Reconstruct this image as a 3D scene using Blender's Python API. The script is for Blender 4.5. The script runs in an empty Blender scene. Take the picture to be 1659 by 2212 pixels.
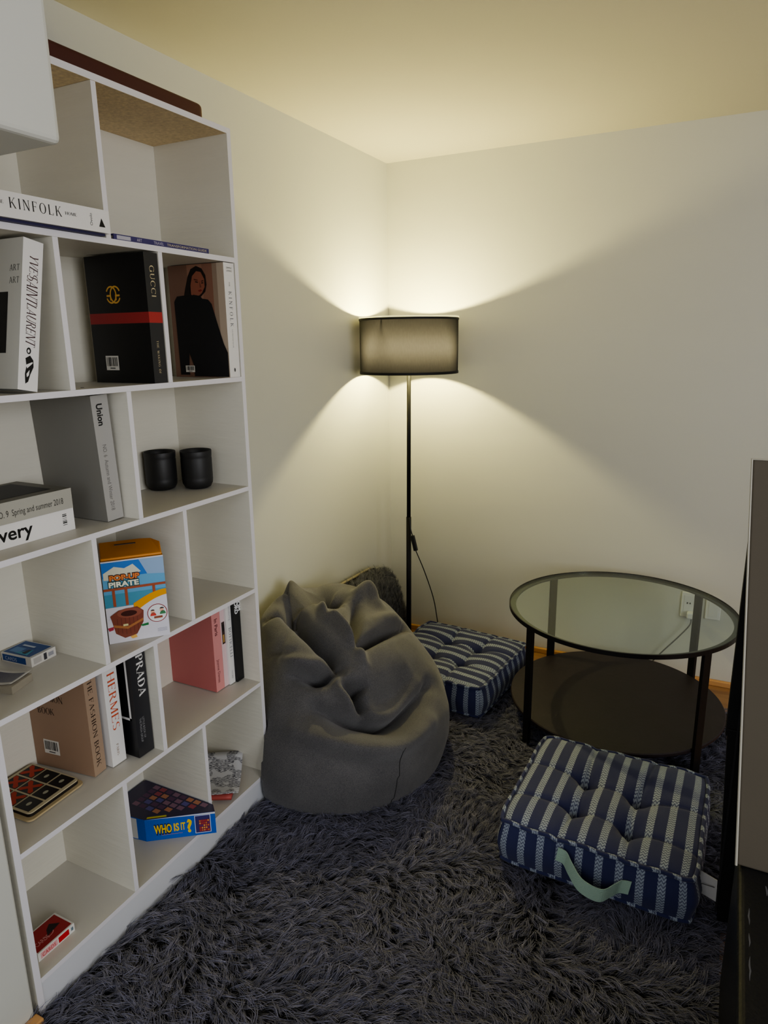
import bpy, bmesh, math, random
import numpy as np
from mathutils import Vector, Matrix, noise
random.seed(7); RNG = np.random.default_rng(7)
SC = bpy.context.scene
COL = SC.collection
PI = math.pi
H = 2.07            # ceiling height

# ------------------------------------------------------------------ materials
def mat(name, col, rough=.6, metal=0., bump=0., bscale=40., var=0., vscale=8., spec=.5, sheen=0., trans=0., stretch=None):
    m = bpy.data.materials.new(name); m.use_nodes = True
    nt = m.node_tree; b = nt.nodes['Principled BSDF']
    b.inputs['Base Color'].default_value = (*col, 1); b.inputs['Roughness'].default_value = rough
    b.inputs['Metallic'].default_value = metal; b.inputs['Specular IOR Level'].default_value = spec
    if sheen: b.inputs['Sheen Weight'].default_value = sheen
    tc = nt.nodes.new('ShaderNodeTexCoord'); src = tc.outputs['Object']
    if stretch:
        mp = nt.nodes.new('ShaderNodeMapping'); mp.inputs['Scale'].default_value = stretch
        nt.links.new(src, mp.inputs[0]); src = mp.outputs[0]
    if var:
        n = nt.nodes.new('ShaderNodeTexNoise'); n.inputs['Scale'].default_value = vscale; n.inputs['Detail'].default_value = 6
        nt.links.new(src, n.inputs['Vector'])
        r = nt.nodes.new('ShaderNodeMix'); r.data_type = 'RGBA'
        r.inputs['A'].default_value = (*[c*(1-var) for c in col], 1); r.inputs['B'].default_value = (*[min(1, c*(1+var)) for c in col], 1)
        nt.links.new(n.outputs['Fac'], r.inputs['Factor']); nt.links.new(r.outputs['Result'], b.inputs['Base Color'])
    if bump:
        n = nt.nodes.new('ShaderNodeTexNoise'); n.inputs['Scale'].default_value = bscale; n.inputs['Detail'].default_value = 5
        nt.links.new(src, n.inputs['Vector'])
        bp = nt.nodes.new('ShaderNodeBump'); bp.inputs['Strength'].default_value = bump; bp.inputs['Distance'].default_value = .01
        nt.links.new(n.outputs['Fac'], bp.inputs['Height']); nt.links.new(bp.outputs[0], b.inputs['Normal'])
    return m
_mc = {}
def C(r, g, b, rough=.55):
    """plain printed / painted colour from 0-255 display values"""
    k = (r, g, b, rough)
    if k not in _mc:
        lin = [(v/255/12.92 if v/255 <= .04045 else ((v/255+.055)/1.055)**2.4) for v in (r, g, b)]
        _mc[k] = mat('print_%d_%d_%d' % (r, g, b), lin, rough)
    return _mc[k]

M = {}
M['wall'] = mat('wall_paint', (.58, .58, .53), .75, bump=.10, bscale=3.5, var=.03, vscale=2., spec=.25)
M['wallr'] = mat('wall_paint_wavy', (.57, .565, .505), .62, bump=.22, bscale=3., var=.03, vscale=2., spec=.3, stretch=(.5, 1, 2.6))
M['ceil'] = mat('ceiling_paint', (.61, .58, .49), .85, bump=.03, bscale=60., spec=.2)
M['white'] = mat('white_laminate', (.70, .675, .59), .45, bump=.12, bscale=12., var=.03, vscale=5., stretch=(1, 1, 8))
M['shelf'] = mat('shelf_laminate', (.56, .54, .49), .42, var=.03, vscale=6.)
M['edge'] = mat('white_edge_band', (.74, .72, .75), .4)
M['board'] = mat('raw_particle_board', (.80, .61, .38), .8, bump=.2, bscale=180., var=.35, vscale=120.)
M['wood'] = mat('oak_floor', (.30, .16, .075), .45, var=.25, vscale=5., stretch=(1, 12, 1))
M['woodtrim'] = mat('oak_trim', (.55, .30, .12), .5, var=.15, vscale=8.)
M['black'] = mat('black_metal', (.010, .010, .011), .6, spec=.3)
M['blackp'] = mat('black_plastic', (.015, .015, .016), .4)
M['tablemetal'] = mat('dark_metal', (.018, .016, .016), .38, metal=.4)
M['rim'] = mat('grey_metal_flange', (.11, .11, .10), .3, metal=.6)
M['darkwood'] = mat('black_brown_board', (.021, .0135, .017), .5, bump=.05, bscale=60., var=.2, vscale=20.)
M['cup'] = mat('matte_black_ceramic', (.016, .016, .017), .5)
M['maroon'] = mat('maroon_board', (.075, .018, .016), .55)
M['plate'] = mat('white_plastic', (.72, .72, .70), .35)
M['pages'] = mat('paper_block', (.60, .58, .53), .8, bump=.3, bscale=300., stretch=(1, 20, 1))
M['cable'] = mat('grey_cable', (.10, .10, .10), .5)
M['taupe'] = mat('taupe_upholstery', (.095, .080, .058), .8, bump=.03, bscale=300., var=.08, vscale=5.)
M['piping'] = mat('pale_piping', (.42, .40, .34), .6)
M['leather'] = mat('black_leather', (.010, .010, .011), .42, bump=.15, bscale=120.)
M['scuff'] = mat('scuff_marks', (.10, .10, .11), .7)
M['mint'] = mat('mint_webbing', (.36, .50, .41), .8, bump=.3, bscale=400.)
M['tagw'] = mat('white_care_tag', (.62, .60, .58), .7)
M['gold'] = C(200, 150, 70)
M['hem'] = mat('beige_hem', (.32, .28, .20), .9)

# glass: clear sheet with fresnel reflection
def glass():
    m = bpy.data.materials.new('clear_glass'); m.use_nodes = True; nt = m.node_tree; nt.nodes.clear()
    o = nt.nodes.new('ShaderNodeOutputMaterial'); t = nt.nodes.new('ShaderNodeBsdfTransparent'); g = nt.nodes.new('ShaderNodeBsdfGlossy')
    g.inputs['Roughness'].default_value = .02; t.inputs[0].default_value = (.88, .93, .90, 1)
    lw = nt.nodes.new('ShaderNodeLayerWeight'); lw.inputs[0].default_value = .5
    pw = nt.nodes.new('ShaderNodeMath'); pw.operation = 'POWER'; pw.inputs[1].default_value = 5; nt.links.new(lw.outputs['Facing'], pw.inputs[0])
    f = nt.nodes.new('ShaderNodeMath'); f.operation = 'MULTIPLY_ADD'; f.inputs[1].default_value = .95; f.inputs[2].default_value = .04; nt.links.new(pw.outputs[0], f.inputs[0])
    x = nt.nodes.new('ShaderNodeMixShader')
    nt.links.new(f.outputs[0], x.inputs[0]); nt.links.new(t.outputs[0], x.inputs[1]); nt.links.new(g.outputs[0], x.inputs[2]); nt.links.new(x.outputs[0], o.inputs[0])
    return m
M['glass'] = glass()

def shade_mat(name, col, tr, fac):
    m = bpy.data.materials.new(name); m.use_nodes = True; nt = m.node_tree; nt.nodes.clear()
    o = nt.nodes.new('ShaderNodeOutputMaterial'); d = nt.nodes.new('ShaderNodeBsdfDiffuse'); t = nt.nodes.new('ShaderNodeBsdfTranslucent')
    d.inputs[0].default_value = (*col, 1)
    tc = nt.nodes.new('ShaderNodeTexCoord'); mp = nt.nodes.new('ShaderNodeMapping'); mp.inputs['Scale'].default_value = (300, 300, 60)
    n = nt.nodes.new('ShaderNodeTexNoise'); n.inputs['Scale'].default_value = 1.; n.inputs['Detail'].default_value = 3
    cr = nt.nodes.new('ShaderNodeMix'); cr.data_type = 'RGBA'
    cr.inputs['A'].default_value = (*[c*.85 for c in tr], 1); cr.inputs['B'].default_value = (*[c*1.12 for c in tr], 1)
    nt.links.new(tc.outputs['Object'], mp.inputs[0]); nt.links.new(mp.outputs[0], n.inputs['Vector']); nt.links.new(n.outputs['Fac'], cr.inputs['Factor'])
    nt.links.new(cr.outputs['Result'], t.inputs[0])
    x = nt.nodes.new('ShaderNodeMixShader'); x.inputs[0].default_value = fac
    nt.links.new(d.outputs[0], x.inputs[1]); nt.links.new(t.outputs[0], x.inputs[2]); nt.links.new(x.outputs[0], o.inputs[0])
    if fac > .55:      # the weave closes up at grazing angles
        lw = nt.nodes.new('ShaderNodeLayerWeight'); lw.inputs[0].default_value = .5
        mr = nt.nodes.new('ShaderNodeMapRange'); mr.inputs[1].default_value = .45; mr.inputs[2].default_value = .85; mr.inputs[3].default_value = fac; mr.inputs[4].default_value = .05
        nt.links.new(lw.outputs['Facing'], mr.inputs[0]); nt.links.new(mr.outputs[0], x.inputs[0])
    return m
M['shade'] = shade_mat('grey_shade_fabric', (.05, .048, .045), (.20, .195, .22), .7)
M['lip'] = shade_mat('white_shade_lining', (.75, .74, .70), (.7, .7, .65), .5)

def fabric_grey():
    m = mat('heathered_grey_fabric', (.10, .094, .085), .9, sheen=.25)
    nt = m.node_tree; b = nt.nodes['Principled BSDF']; tc = nt.nodes['Texture Coordinate']
    n = nt.nodes.new('ShaderNodeTexNoise'); n.inputs['Scale'].default_value = 800; n.inputs['Detail'].default_value = 3
    n2 = nt.nodes.new('ShaderNodeTexNoise'); n2.inputs['Scale'].default_value = 9; n2.inputs['Detail'].default_value = 5
    cr = nt.nodes.new('ShaderNodeValToRGB'); e = cr.color_ramp.elements
    e[0].position = .32; e[0].color = (.034, .034, .038, 1); e[1].position = .68; e[1].color = (.138, .131, .130, 1)
    mx = nt.nodes.new('ShaderNodeMath'); mx.operation = 'MULTIPLY_ADD'; mx.inputs[1].default_value = .25; 
    nt.links.new(tc.outputs['Object'], n.inputs['Vector']); nt.links.new(tc.outputs['Object'], n2.inputs['Vector'])
    nt.links.new(n2.outputs['Fac'], mx.inputs[0])
    sb = nt.nodes.new('ShaderNodeMath'); sb.operation = 'SUBTRACT'; sb.inputs[1].default_value = .125
    nt.links.new(n.outputs['Fac'], sb.inputs[0]); nt.links.new(sb.outputs[0], mx.inputs[2])
    nt.links.new(mx.outputs[0], cr.inputs[0]); nt.links.new(cr.outputs[0], b.inputs['Base Color'])
    bp = nt.nodes.new('ShaderNodeBump'); bp.inputs['Strength'].default_value = .35; bp.inputs['Distance'].default_value = .002
    nt.links.new(n.outputs['Fac'], bp.inputs['Height']); nt.links.new(bp.outputs[0], b.inputs['Normal'])
    return m
M['bag'] = fabric_grey()
M['seam'] = mat('seam_thread', (.02, .02, .02), .9)

def stripes():
    """navy cotton with pale woven zigzag stripes; u across the stripes, v along (metres)"""
    m = bpy.data.materials.new('navy_woven_stripe'); m.use_nodes = True; nt = m.node_tree; b = nt.nodes['Principled BSDF']
    b.inputs['Roughness'].default_value = .9; b.inputs['Sheen Weight'].default_value = .15
    uv = nt.nodes.new('ShaderNodeUVMap'); uv.uv_map = 'UVMap'; sp = nt.nodes.new('ShaderNodeSeparateXYZ'); nt.links.new(uv.outputs[0], sp.inputs[0])
    def ma(op, a, b_=None, c=None):
        n = nt.nodes.new('ShaderNodeMath'); n.operation = op
        for i, v in enumerate((a, b_, c)):
            if v is None: continue
            if isinstance(v, (int, float)): n.inputs[i].default_value = v
            else: nt.links.new(v, n.inputs[i])
        return n.outputs[0]
    u, v = sp.outputs[0], sp.outputs[1]
    P = .0475
    zig = ma('PINGPONG', v, .004)                                   # edge of the stripe wobbles
    uu = ma('ADD', u, ma('MULTIPLY', zig, .35))
    fr = ma('FRACT', ma('DIVIDE', uu, P))
    band = ma('LESS_THAN', ma('ABSOLUTE', ma('SUBTRACT', fr, .5)), .19)
    # woven zigzag rows inside the band
    zz = ma('PINGPONG', u, .0048)
    rows = ma('FRACT', ma('DIVIDE', ma('ADD', v, ma('MULTIPLY', zz, 1.3)), .0088))
    on = ma('LESS_THAN', rows, .58)
    fac = ma('MULTIPLY', band, ma('ADD', ma('MULTIPLY', on, .62), .22))
    n = nt.nodes.new('ShaderNodeTexNoise'); n.inputs['Scale'].default_value = 500; tc = nt.nodes.new('ShaderNodeTexCoord'); nt.links.new(tc.outputs['Object'], n.inputs['Vector'])
    mx = nt.nodes.new('ShaderNodeMix'); mx.data_type = 'RGBA'; mx.inputs['A'].default_value = (.024, .029, .095, 1); mx.inputs['B'].default_value = (.44, .50, .57, 1)
    nt.links.new(ma('MULTIPLY', fac, ma('ADD', ma('MULTIPLY', n.outputs['Fac'], 1.3), .15)), mx.inputs['Factor'])
    nt.links.new(mx.outputs['Result'], b.inputs['Base Color'])
    bp = nt.nodes.new('ShaderNodeBump'); bp.inputs['Strength'].default_value = .3; bp.inputs['Distance'].default_value = .002
    nt.links.new(n.outputs['Fac'], bp.inputs['Height']); nt.links.new(bp.outputs[0], b.inputs['Normal'])
    return m
M['stripe'] = stripes()

def fur_mat(name, dark, light):
    m = bpy.data.materials.new(name); m.use_nodes = True; nt = m.node_tree; b = nt.nodes['Principled BSDF']
    b.inputs['Roughness'].default_value = .65; b.inputs['Sheen Weight'].default_value = .2
    a = nt.nodes.new('ShaderNodeAttribute'); a.attribute_name = 'shade'
    mx = nt.nodes.new('ShaderNodeMix'); mx.data_type = 'RGBA'; mx.inputs['A'].default_value = (*dark, 1); mx.inputs['B'].default_value = (*light, 1)
    nt.links.new(a.outputs['Fac'], mx.inputs['Factor']); nt.links.new(mx.outputs['Result'], b.inputs['Base Color'])
    return m
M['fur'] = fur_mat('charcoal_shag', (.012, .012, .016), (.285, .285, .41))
M['furbase'] = mat('rug_backing', (.012, .012, .014), .95)
M['furp'] = fur_mat('grey_shag', (.03, .03, .034), (.20, .20, .21))

# ------------------------------------------------------------------ object helpers
def link(name, me, mats, parent=None, smooth=False):
    o = bpy.data.objects.new(name, me); COL.objects.link(o)
    for m in (mats if isinstance(mats, (list, tuple)) else [mats]): me.materials.append(m)
    if parent: o.parent = parent
    if smooth:
        for p in me.polygons: p.use_smooth = True
    return o
def obj(name, bm, mats, parent=None, smooth=False, bevel=0, seg=2, sub=0):
    me = bpy.data.meshes.new(name); bm.normal_update(); bm.to_mesh(me); bm.free()
    o = link(name, me, mats, parent, smooth)
    if bevel:
        b = o.modifiers.new('bevel', 'BEVEL'); b.width = bevel; b.segments = seg; b.limit_method = 'ANGLE'; b.angle_limit = .6
    if sub:
        s = o.modifiers.new('sub', 'SUBSURF'); s.levels = sub; s.render_levels = sub
    return o
def empty(name, label, cat, loc=(0, 0, 0), group=None, rot=None):
    o = bpy.data.objects.new(name, None); COL.objects.link(o); o.empty_display_size = .05
    o.location = loc
    if rot: o.rotation_euler = rot
    o['label'] = label; o['category'] = cat
    if group: o['group'] = group
    return o
def tag(o, label, cat, group=None):
    o['label'] = label; o['category'] = cat
    if group: o['group'] = group
    return o
def struct(o): o['kind'] = 'structure'; return o
def box(bm, x0, x1, y0, y1, z0, z1, mi=0, facemats=None):
    v = [bm.verts.new(p) for p in ((x0, y0, z0), (x1, y0, z0), (x1, y1, z0), (x0, y1, z0), (x0, y0, z1), (x1, y0, z1), (x1, y1, z1), (x0, y1, z1))]
    # order: bottom, top, -y, +x, +y, -x
    for k, f in enumerate(((3, 2, 1, 0), (4, 5, 6, 7), (0, 1, 5, 4), (1, 2, 6, 5), (2, 3, 7, 6), (3, 0, 4, 7))):
        fc = bm.faces.new([v[i] for i in f]); fc.material_index = facemats[k] if facemats else mi
    return v
def bbox(*a, **k):
    bm = bmesh.new(); box(bm, *a, **k); return bm
def prism(bm, pts, z0, z1, mi=0):
    lo = [bm.verts.new((x, y, z0)) for x, y in pts]; hi = [bm.verts.new((x, y, z1)) for x, y in pts]
    n = len(pts)
    bm.faces.new(lo[::-1]).material_index = mi; bm.faces.new(hi).material_index = mi
    for i in range(n): bm.faces.new((lo[i], lo[(i+1) % n], hi[(i+1) % n], hi[i])).material_index = mi
def tube(bm, pts, r, n=10, mi=0, cap=True):
    pts = [Vector(p) for p in pts]; rings = []
    rr = r if isinstance(r, (list, tuple)) else [r]*len(pts)
    up = Vector((0, 0, 1)); t0 = (pts[1]-pts[0]).normalized()
    if abs(t0.dot(up)) > .95: up = Vector((1, 0, 0))
    a = t0.cross(up).normalized()
    for i, p in enumerate(pts):
        t = (pts[min(i+1, len(pts)-1)]-pts[max(i-1, 0)]).normalized()
        a = (a-t*a.dot(t)).normalized(); b = t.cross(a)
        rings.append([bm.verts.new(p+(a*math.cos(2*PI*k/n)+b*math.sin(2*PI*k/n))*rr[i]) for k in range(n)])
    for i in range(len(rings)-1):
        for k in range(n): bm.faces.new((rings[i][k], rings[i][(k+1) % n], rings[i+1][(k+1) % n], rings[i+1][k])).material_index = mi
    if cap:
        bm.faces.new(rings[0][::-1]).material_index = mi; bm.faces.new(rings[-1]).material_index = mi
def lathe(bm, prof, n=64, c=(0, 0), mi=0):
    """closed profile of (r,z) revolved; r=0 points merge"""
    rings = []
    for r, z in prof:
        if r < 1e-6: rings.append([bm.verts.new((c[0], c[1], z))])
        else: rings.append([bm.verts.new((c[0]+r*math.cos(2*PI*k/n), c[1]+r*math.sin(2*PI*k/n), z)) for k in range(n)])
    for A, B in zip(rings, rings[1:]):
        for k in range(n):
            k2 = (k+1) % n
            if len(A) == 1 and len(B) == 1: continue
            if len(A) == 1: f = (A[0], B[k2], B[k])
            elif len(B) == 1: f = (A[k], A[k2], B[0])
            else: f = (A[k], A[k2], B[k2], B[k])
            bm.faces.new(f).material_index = mi
def catmull(P, n=8):
    P = [Vector(p) for p in P]; out = []
    Q = [P[0]*2-P[1]]+P+[P[-1]*2-P[-2]]
    for i in range(1, len(Q)-2):
        for k in range(n):
            t = k/n; a, b, c, d = Q[i-1:i+3]
            out.append(.5*((2*b)+(c-a)*t+(2*a-5*b+4*c-d)*t*t+(3*b-a-3*c+d)*t**3))
    out.append(P[-1]); return out

# ------------------------------------------------------------------ lettering
def arcp(cx, cy, rx, ry, a0, a1, wt, wn, n=14):
    """stroke along an ellipse arc, thick on the uprights, thin at top and bottom -> quads"""
    out = []; L = []
    for i in range(n+1):
        a = math.radians(a0+(a1-a0)*i/n); w = wn+(wt-wn)*abs(math.cos(a))**1.3
        L.append(((cx+(rx)*math.cos(a), cy+(ry)*math.sin(a)), (cx+(rx-w)*math.cos(a), cy+(ry-min(w, wn*1.4))*math.sin(a))))
    for p, q in zip(L, L[1:]): out.append([p[0], q[0], q[1], p[1]])
    return out
def stk(x0, y0, x1, y1, w):
    """slanted or upright bar with horizontal ends"""
    return [[(x0-w/2, y0), (x0+w/2, y0), (x1+w/2, y1), (x1-w/2, y1)]]
def hb(x0, x1, y, w): return [[(x0, y-w/2), (x1, y-w/2), (x1, y+w/2), (x0, y+w/2)]]
def glyph(c, T=.15, N=.045, S=.085):
    sf = lambda x, y: hb(x-S, x+S, y+(N/2 if y < .5 else -N/2), N)
    st = lambda x, w=T: stk(x, 0, x, 1, w)+sf(x, 0)+sf(x, 1)
    if c == 'I': return st(.13), .26
    if c == 'H': return st(.13)+st(.65)+hb(.13, .65, .52, N), .78
    if c == 'K': return st(.13)+stk(.2, .42, .6, 1, N*1.2)+sf(.6, 1)+stk(.66, 0, .33, .58, T)+sf(.66, 0), .76
    if c == 'N': return stk(.13, 0, .13, 1, N*1.3)+sf(.13, 0)+sf(.1, 1)+stk(.66, 0, .16, 1, T)+stk(.66, 0, .66, 1, N*1.3)+sf(.66, 1), .79
    if c == 'F': return st(.13)+hb(.13, .55, .978, N)+stk(.55, .8, .55, 1, N)+hb(.13, .43, .52, N)+stk(.43, .44, .43, .6, N), .6
    if c == 'E': return st(.13)+hb(.13, .56, .978, N)+stk(.56, .82, .56, 1, N)+hb(.13, .45, .52, N)+stk(.45, .44, .45, .6, N)+hb(.13, .6, .022, N)+stk(.6, 0, .6, .2, N), .66
    if c == 'L': return st(.13)+hb(.13, .56, .022, N)+stk(.56, 0, .56, .22, N), .62
    if c == 'T': return st(.33)+hb(.04, .62, .978, N)+stk(.05, .8, .05, 1, N)+stk(.61, .8, .61, 1, N), .66
    if c == 'O': return arcp(.4, .5, .38, .52, 0, 360, T*1.05, N, 28), .8
    if c == 'Q': return arcp(.4, .5, .38, .52, 0, 360, T*1.05, N, 28)+stk(.5, .2, .72, -.12, T*.7), .82
    if c == 'C': return arcp(.42, .5, .4, .52, 48, 312, T*1.05, N, 22)+stk(.7, .72, .7, .95, N), .76
    if c == 'G': return arcp(.42, .5, .4, .52, 48, 312, T*1.05, N, 22)+stk(.7, .72, .7, .95, N)+stk(.7, .05, .7, .44, T)+sf(.7, .46), .84
    if c == 'D': return st(.13)+arcp(.2, .5, .5, .5, -90, 90, T*1.1, N, 16), .74
    if c == 'P': return st(.13)+arcp(.28, .74, .3, .26, -90, 90, T, N, 12)+hb(.13, .3, .978, N)+hb(.13, .3, .5, N), .62
    if c == 'B': return st(.13)+arcp(.28, .75, .28, .25, -90, 90, T, N, 12)+arcp(.3, .26, .32, .26, -90, 90, T, N, 12)+hb(.13, .3, .978, N)+hb(.13, .3, .51, N)+hb(.13, .3, .022, N), .68
    if c == 'R': return st(.13)+arcp(.28, .75, .29, .25, -90, 90, T, N, 12)+hb(.13, .3, .978, N)+hb(.13, .3, .5, N)+stk(.64, 0, .36, .5, T)+sf(.66, 0), .74
    if c == 'A': return stk(.08, 0, .36, 1, N*1.2)+stk(.64, 0, .36, 1, T)+sf(.08, 0)+sf(.64, 0)+hb(.18, .56, .32, N), .74
    if c == 'S': return arcp(.3, .74, .25, .26, 40, 270, T*.9, N, 14)+arcp(.3, .26, .27, .26, -140, 90, T*.9, N, 14), .6
    if c == 'U': return stk(.13, .35, .13, 1, T)+sf(.13, 1)+stk(.62, .35, .62, 1, N*1.3)+sf(.62, 1)+arcp(.37, .35, .30, .36, 180, 360, T*.8, N, 14), .74
    if c == 'V': return stk(.34, 0, .08, 1, T)+stk(.34, 0, .6, 1, N*1.2)+sf(.08, 1)+sf(.6, 1), .68
    if c == 'Y': return stk(.34, .45, .1, 1, T)+stk(.34, .45, .6, 1, N*1.2)+stk(.34, 0, .34, .46, T)+sf(.34, 0)+sf(.1, 1)+sf(.6, 1), .7
    if c == 'W': return stk(.26, 0, .08, 1, T)+stk(.26, 0, .46, 1, N*1.2)+stk(.66, 0, .46, 1, T)+stk(.66, 0, .86, 1, N*1.2)+sf(.08, 1)+sf(.86, 1), .95
    if c == 'M': return stk(.12, 0, .12, 1, N*1.3)+stk(.44, 0, .14, 1, T)+stk(.44, 0, .76, 1, N*1.2)+st(.78), .92
    return [], .35
def serif(s, spacing=.08, T=.15, N=.045, slant=0.):
    x = 0; polys = []
    for c in s:
        g, w = glyph(c, T, N)
        for p in g: polys.append([(x+px+slant*py, py) for px, py in p])
        x += w+spacing
    return polys, x-spacing
_tc = {}
def sans(s, bold=0.):
    k = (s, bold)
    if k in _tc: return _tc[k]
    cu = bpy.data.curves.new('t', 'FONT'); cu.body = s; cu.offset = bold; cu.resolution_u = 3
    o = bpy.data.objects.new('t', cu); COL.objects.link(o)
    dg = bpy.context.evaluated_depsgraph_get(); me = bpy.data.meshes.new_from_object(o.evaluated_get(dg))
    polys = [[(me.vertices[i].co.x, me.vertices[i].co.y) for i in p.vertices] for p in me.polygons]
    xs = [p[0] for q in polys for p in q] or [0]
    x0 = min(xs); polys = [[((x-x0)/.7, y/.7) for x, y in q] for q in polys]   # capitals about one unit tall
    w = (max(xs)-x0)/.7
    bpy.data.objects.remove(o); bpy.data.curves.remove(cu); bpy.data.meshes.remove(me)
    _tc[k] = (polys, w); return _tc[k]

class Art:
    """flat printing laid on one face of a mesh: o = corner, u / v = unit directions, layers 0.25 mm apart"""
    def __init__(s, bm, mats, o, u, v):
        s.bm, s.mats, s.o, s.u, s.v = bm, mats, Vector(o), Vector(u).normalized(), Vector(v).normalized(); s.n = s.u.cross(s.v)
    def mi(s, m):
        if m not in s.mats: s.mats.append(m)
        return s.mats.index(m)
    def poly(s, pts, m, layer=1):
        vs = [s.bm.verts.new(s.o+s.u*x+s.v*y+s.n*(.00025*layer)) for x, y in pts]
        try: f = s.bm.faces.new(vs)
        except ValueError: return
        f.normal_update()
        if f.normal.dot(s.n) < 0: f.normal_flip()
        f.material_index = s.mi(m)
    def rect(s, x0, y0, x1, y1, m, layer=1): s.poly([(x0, y0), (x1, y0), (x1, y1), (x0, y1)], m, layer)
    def ell(s, cx, cy, rx, ry, m, layer=1, n=24, a0=0, a1=360):
        s.poly([(cx+rx*math.cos(math.radians(a0+(a1-a0)*k/n)), cy+ry*math.sin(math.radians(a0+(a1-a0)*k/n))) for k in range(n if a1-a0 == 360 else n+1)], m, layer)
    def ring(s, cx, cy, r, w, m, layer=1, a0=0, a1=360, n=28, ry=None):
        ry = ry or r
        for k in range(n):
            a, b = (math.radians(a0+(a1-a0)*q/n) for q in (k, k+1))
            s.poly([(cx+r*math.cos(a), cy+ry*math.sin(a)), (cx+r*math.cos(b), cy+ry*math.sin(b)), (cx+(r-w)*math.cos(b), cy+(ry-w)*math.sin(b)), (cx+(r-w)*math.cos(a), cy+(ry-w)*math.sin(a))], m, layer)
    def text(s, t, x, y, h, m, length=None, font='serif', rot=0, layer=1, **k):
        """x,y = start of the baseline; rot=-90 reads downwards; length stretches the word to that run"""
        polys, w = (serif if font == 'serif' else sans)(t, **k)
        sx = (length/w) if length else h
        ca, sa = math.cos(math.radians(rot)), math.sin(math.radians(rot))
        for p in polys: s.poly([(x+px*sx*ca-py*h*sa, y+px*sx*sa+py*h*ca) for px, py in p], m, layer)
    def barcode(s, x, y, w, h, layer=1):
        s.rect(x, y, x+w, y+h, C(215, 212, 205), layer)
        r = random.Random(int(x*1e4)); q = x+w*.08
        while q < x+w*.9:
            bw = w*r.choice((.02, .03, .05)); s.rect(q, y+h*.28, q+bw, y+h*.9, C(25, 25, 28), layer+1); q += bw+w*r.choice((.02, .035, .05))
        s.rect(x+w*.3, y+h*.1, x+w*.7, y+h*.18, C(90, 90, 90), layer+1)
TOP = dict(u=(1, 0, 0), v=(0, 1, 0))

# ------------------------------------------------------------------ room
def plane_struct(name, pts, m):
    bm = bmesh.new(); bm.faces.new([bm.verts.new(p) for p in pts]); return struct(obj(name, bm, m))
struct(obj('wall_left', bbox(-.1, 0, -3.4, .1, -.05, H), M['wall']))
struct(obj('wall_right', bbox(0, 4.2, 0, .1, -.05, H), M['wallr']))
struct(obj('ceiling', bbox(-.1, 4.2, -3.4, .1, H, H+.1), M['ceil']))
struct(obj('floor', bbox(-.1, 4.2, -3.4, .1, -.1, 0), M['wood']))
struct(obj('baseboard_right', bbox(0.0, 4.2, -.018, -.0005, 0, .022), M['woodtrim'], bevel=.003))
struct(obj('baseboard_left', bbox(.0005, .018, -1.33, -.019, 0, .022), M['woodtrim'], bevel=.003))
# projecting wall at the left edge with its wooden foot, and the boxed-in soffit above
struct(obj('wall_column', bbox(0.0005, .247, -3.4, -2.153, 0, H-.001), M['wall'], bevel=.004))
struct(obj('baseboard_column', bbox(.247, .272, -3.4, -2.150, 0, .030), M['woodtrim'], bevel=.003))
struct(obj('wall_soffit', bbox(.2475, .612, -3.4, -2.150, 1.590, H-.001), M['wall'], bevel=.008, seg=3))

# ------------------------------------------------------------------ bookcase
BX, BT = .245, .012                    # depth, board thickness
YL, YR = -2.142, -1.345
SZ = [.092, .390, .678, .971, 1.262, 1.554]      # tops of the shelves
bc = empty('bookcase', 'tall white open bookcase with staggered compartments along the left wall', 'bookcase', (BX/2, (YL+YR)/2, 0))
def part(name, bm, mats, parent, **k):
    o = obj(name, bm, mats, parent, **k); o.matrix_parent_inverse = Matrix.Translation(-Vector(parent.location)); return o
fm = [0, 0, 0, 1, 0, 0]
part('side_panel', bbox(0.001, BX, YR-.014, YR, 0, 1.849, facemats=fm), [M['white'], M['edge']], bc)
part('side_panel', bbox(0.001, BX, YL, YL+.014, 0, 1.849, facemats=fm), [M['white'], M['edge']], bc)
part('top_panel', bbox(0.001, BX, YL+.0142, YR-.0142, 1.836, 1.849, facemats=[2, 0, 0, 1, 0, 0]), [M['white'], M['edge'], M['board']], bc)
part('back_panel', bbox(0.001, .010, YL+.0142, YR-.0142, .081, 1.8358), M['white'], bc)
for z in SZ:
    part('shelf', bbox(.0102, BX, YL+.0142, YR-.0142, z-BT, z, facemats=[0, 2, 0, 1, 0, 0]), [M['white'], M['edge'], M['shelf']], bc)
part('plinth', bbox(BX-.022, BX-.002, YL+.0142, YR-.0142, 0, SZ[0]-BT-.0002), [mat('plinth_laminate', (.66, .67, .70), .4)], bc)
rows = [(SZ[5], 1.8358, [-1.752]), (SZ[4], SZ[5], [-1.879, -1.614]), (SZ[3], SZ[4], [-1.741]), (SZ[2], SZ[3], [-1.873, -1.606]), (SZ[1], SZ[2], [-1.738]), (SZ[0], SZ[1], [-1.869, -1.603])]
for i, (z0, z1, ys) in enumerate(rows):
    for y in ys:
        top = z1 if i == 0 else z1-BT
        part('divider', bbox(.0102, BX-.0005, y-.006, y+.006, z0+.0002, top-.0002, facemats=fm), [M['white'], M['edge']], bc)
# little screw covers on the shelves
for x, y, z in ((.20, -1.71, SZ[3]), (.13, -1.70, SZ[1]), (.2, -1.82, SZ[4])):
    bm = bmesh.new(); lathe(bm, [(.0035, z+.0001), (.0035, z+.0008), (0, z+.0008)], 10, (x, y)); part('screw_cover', bm, M['cable'], bc)

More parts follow.
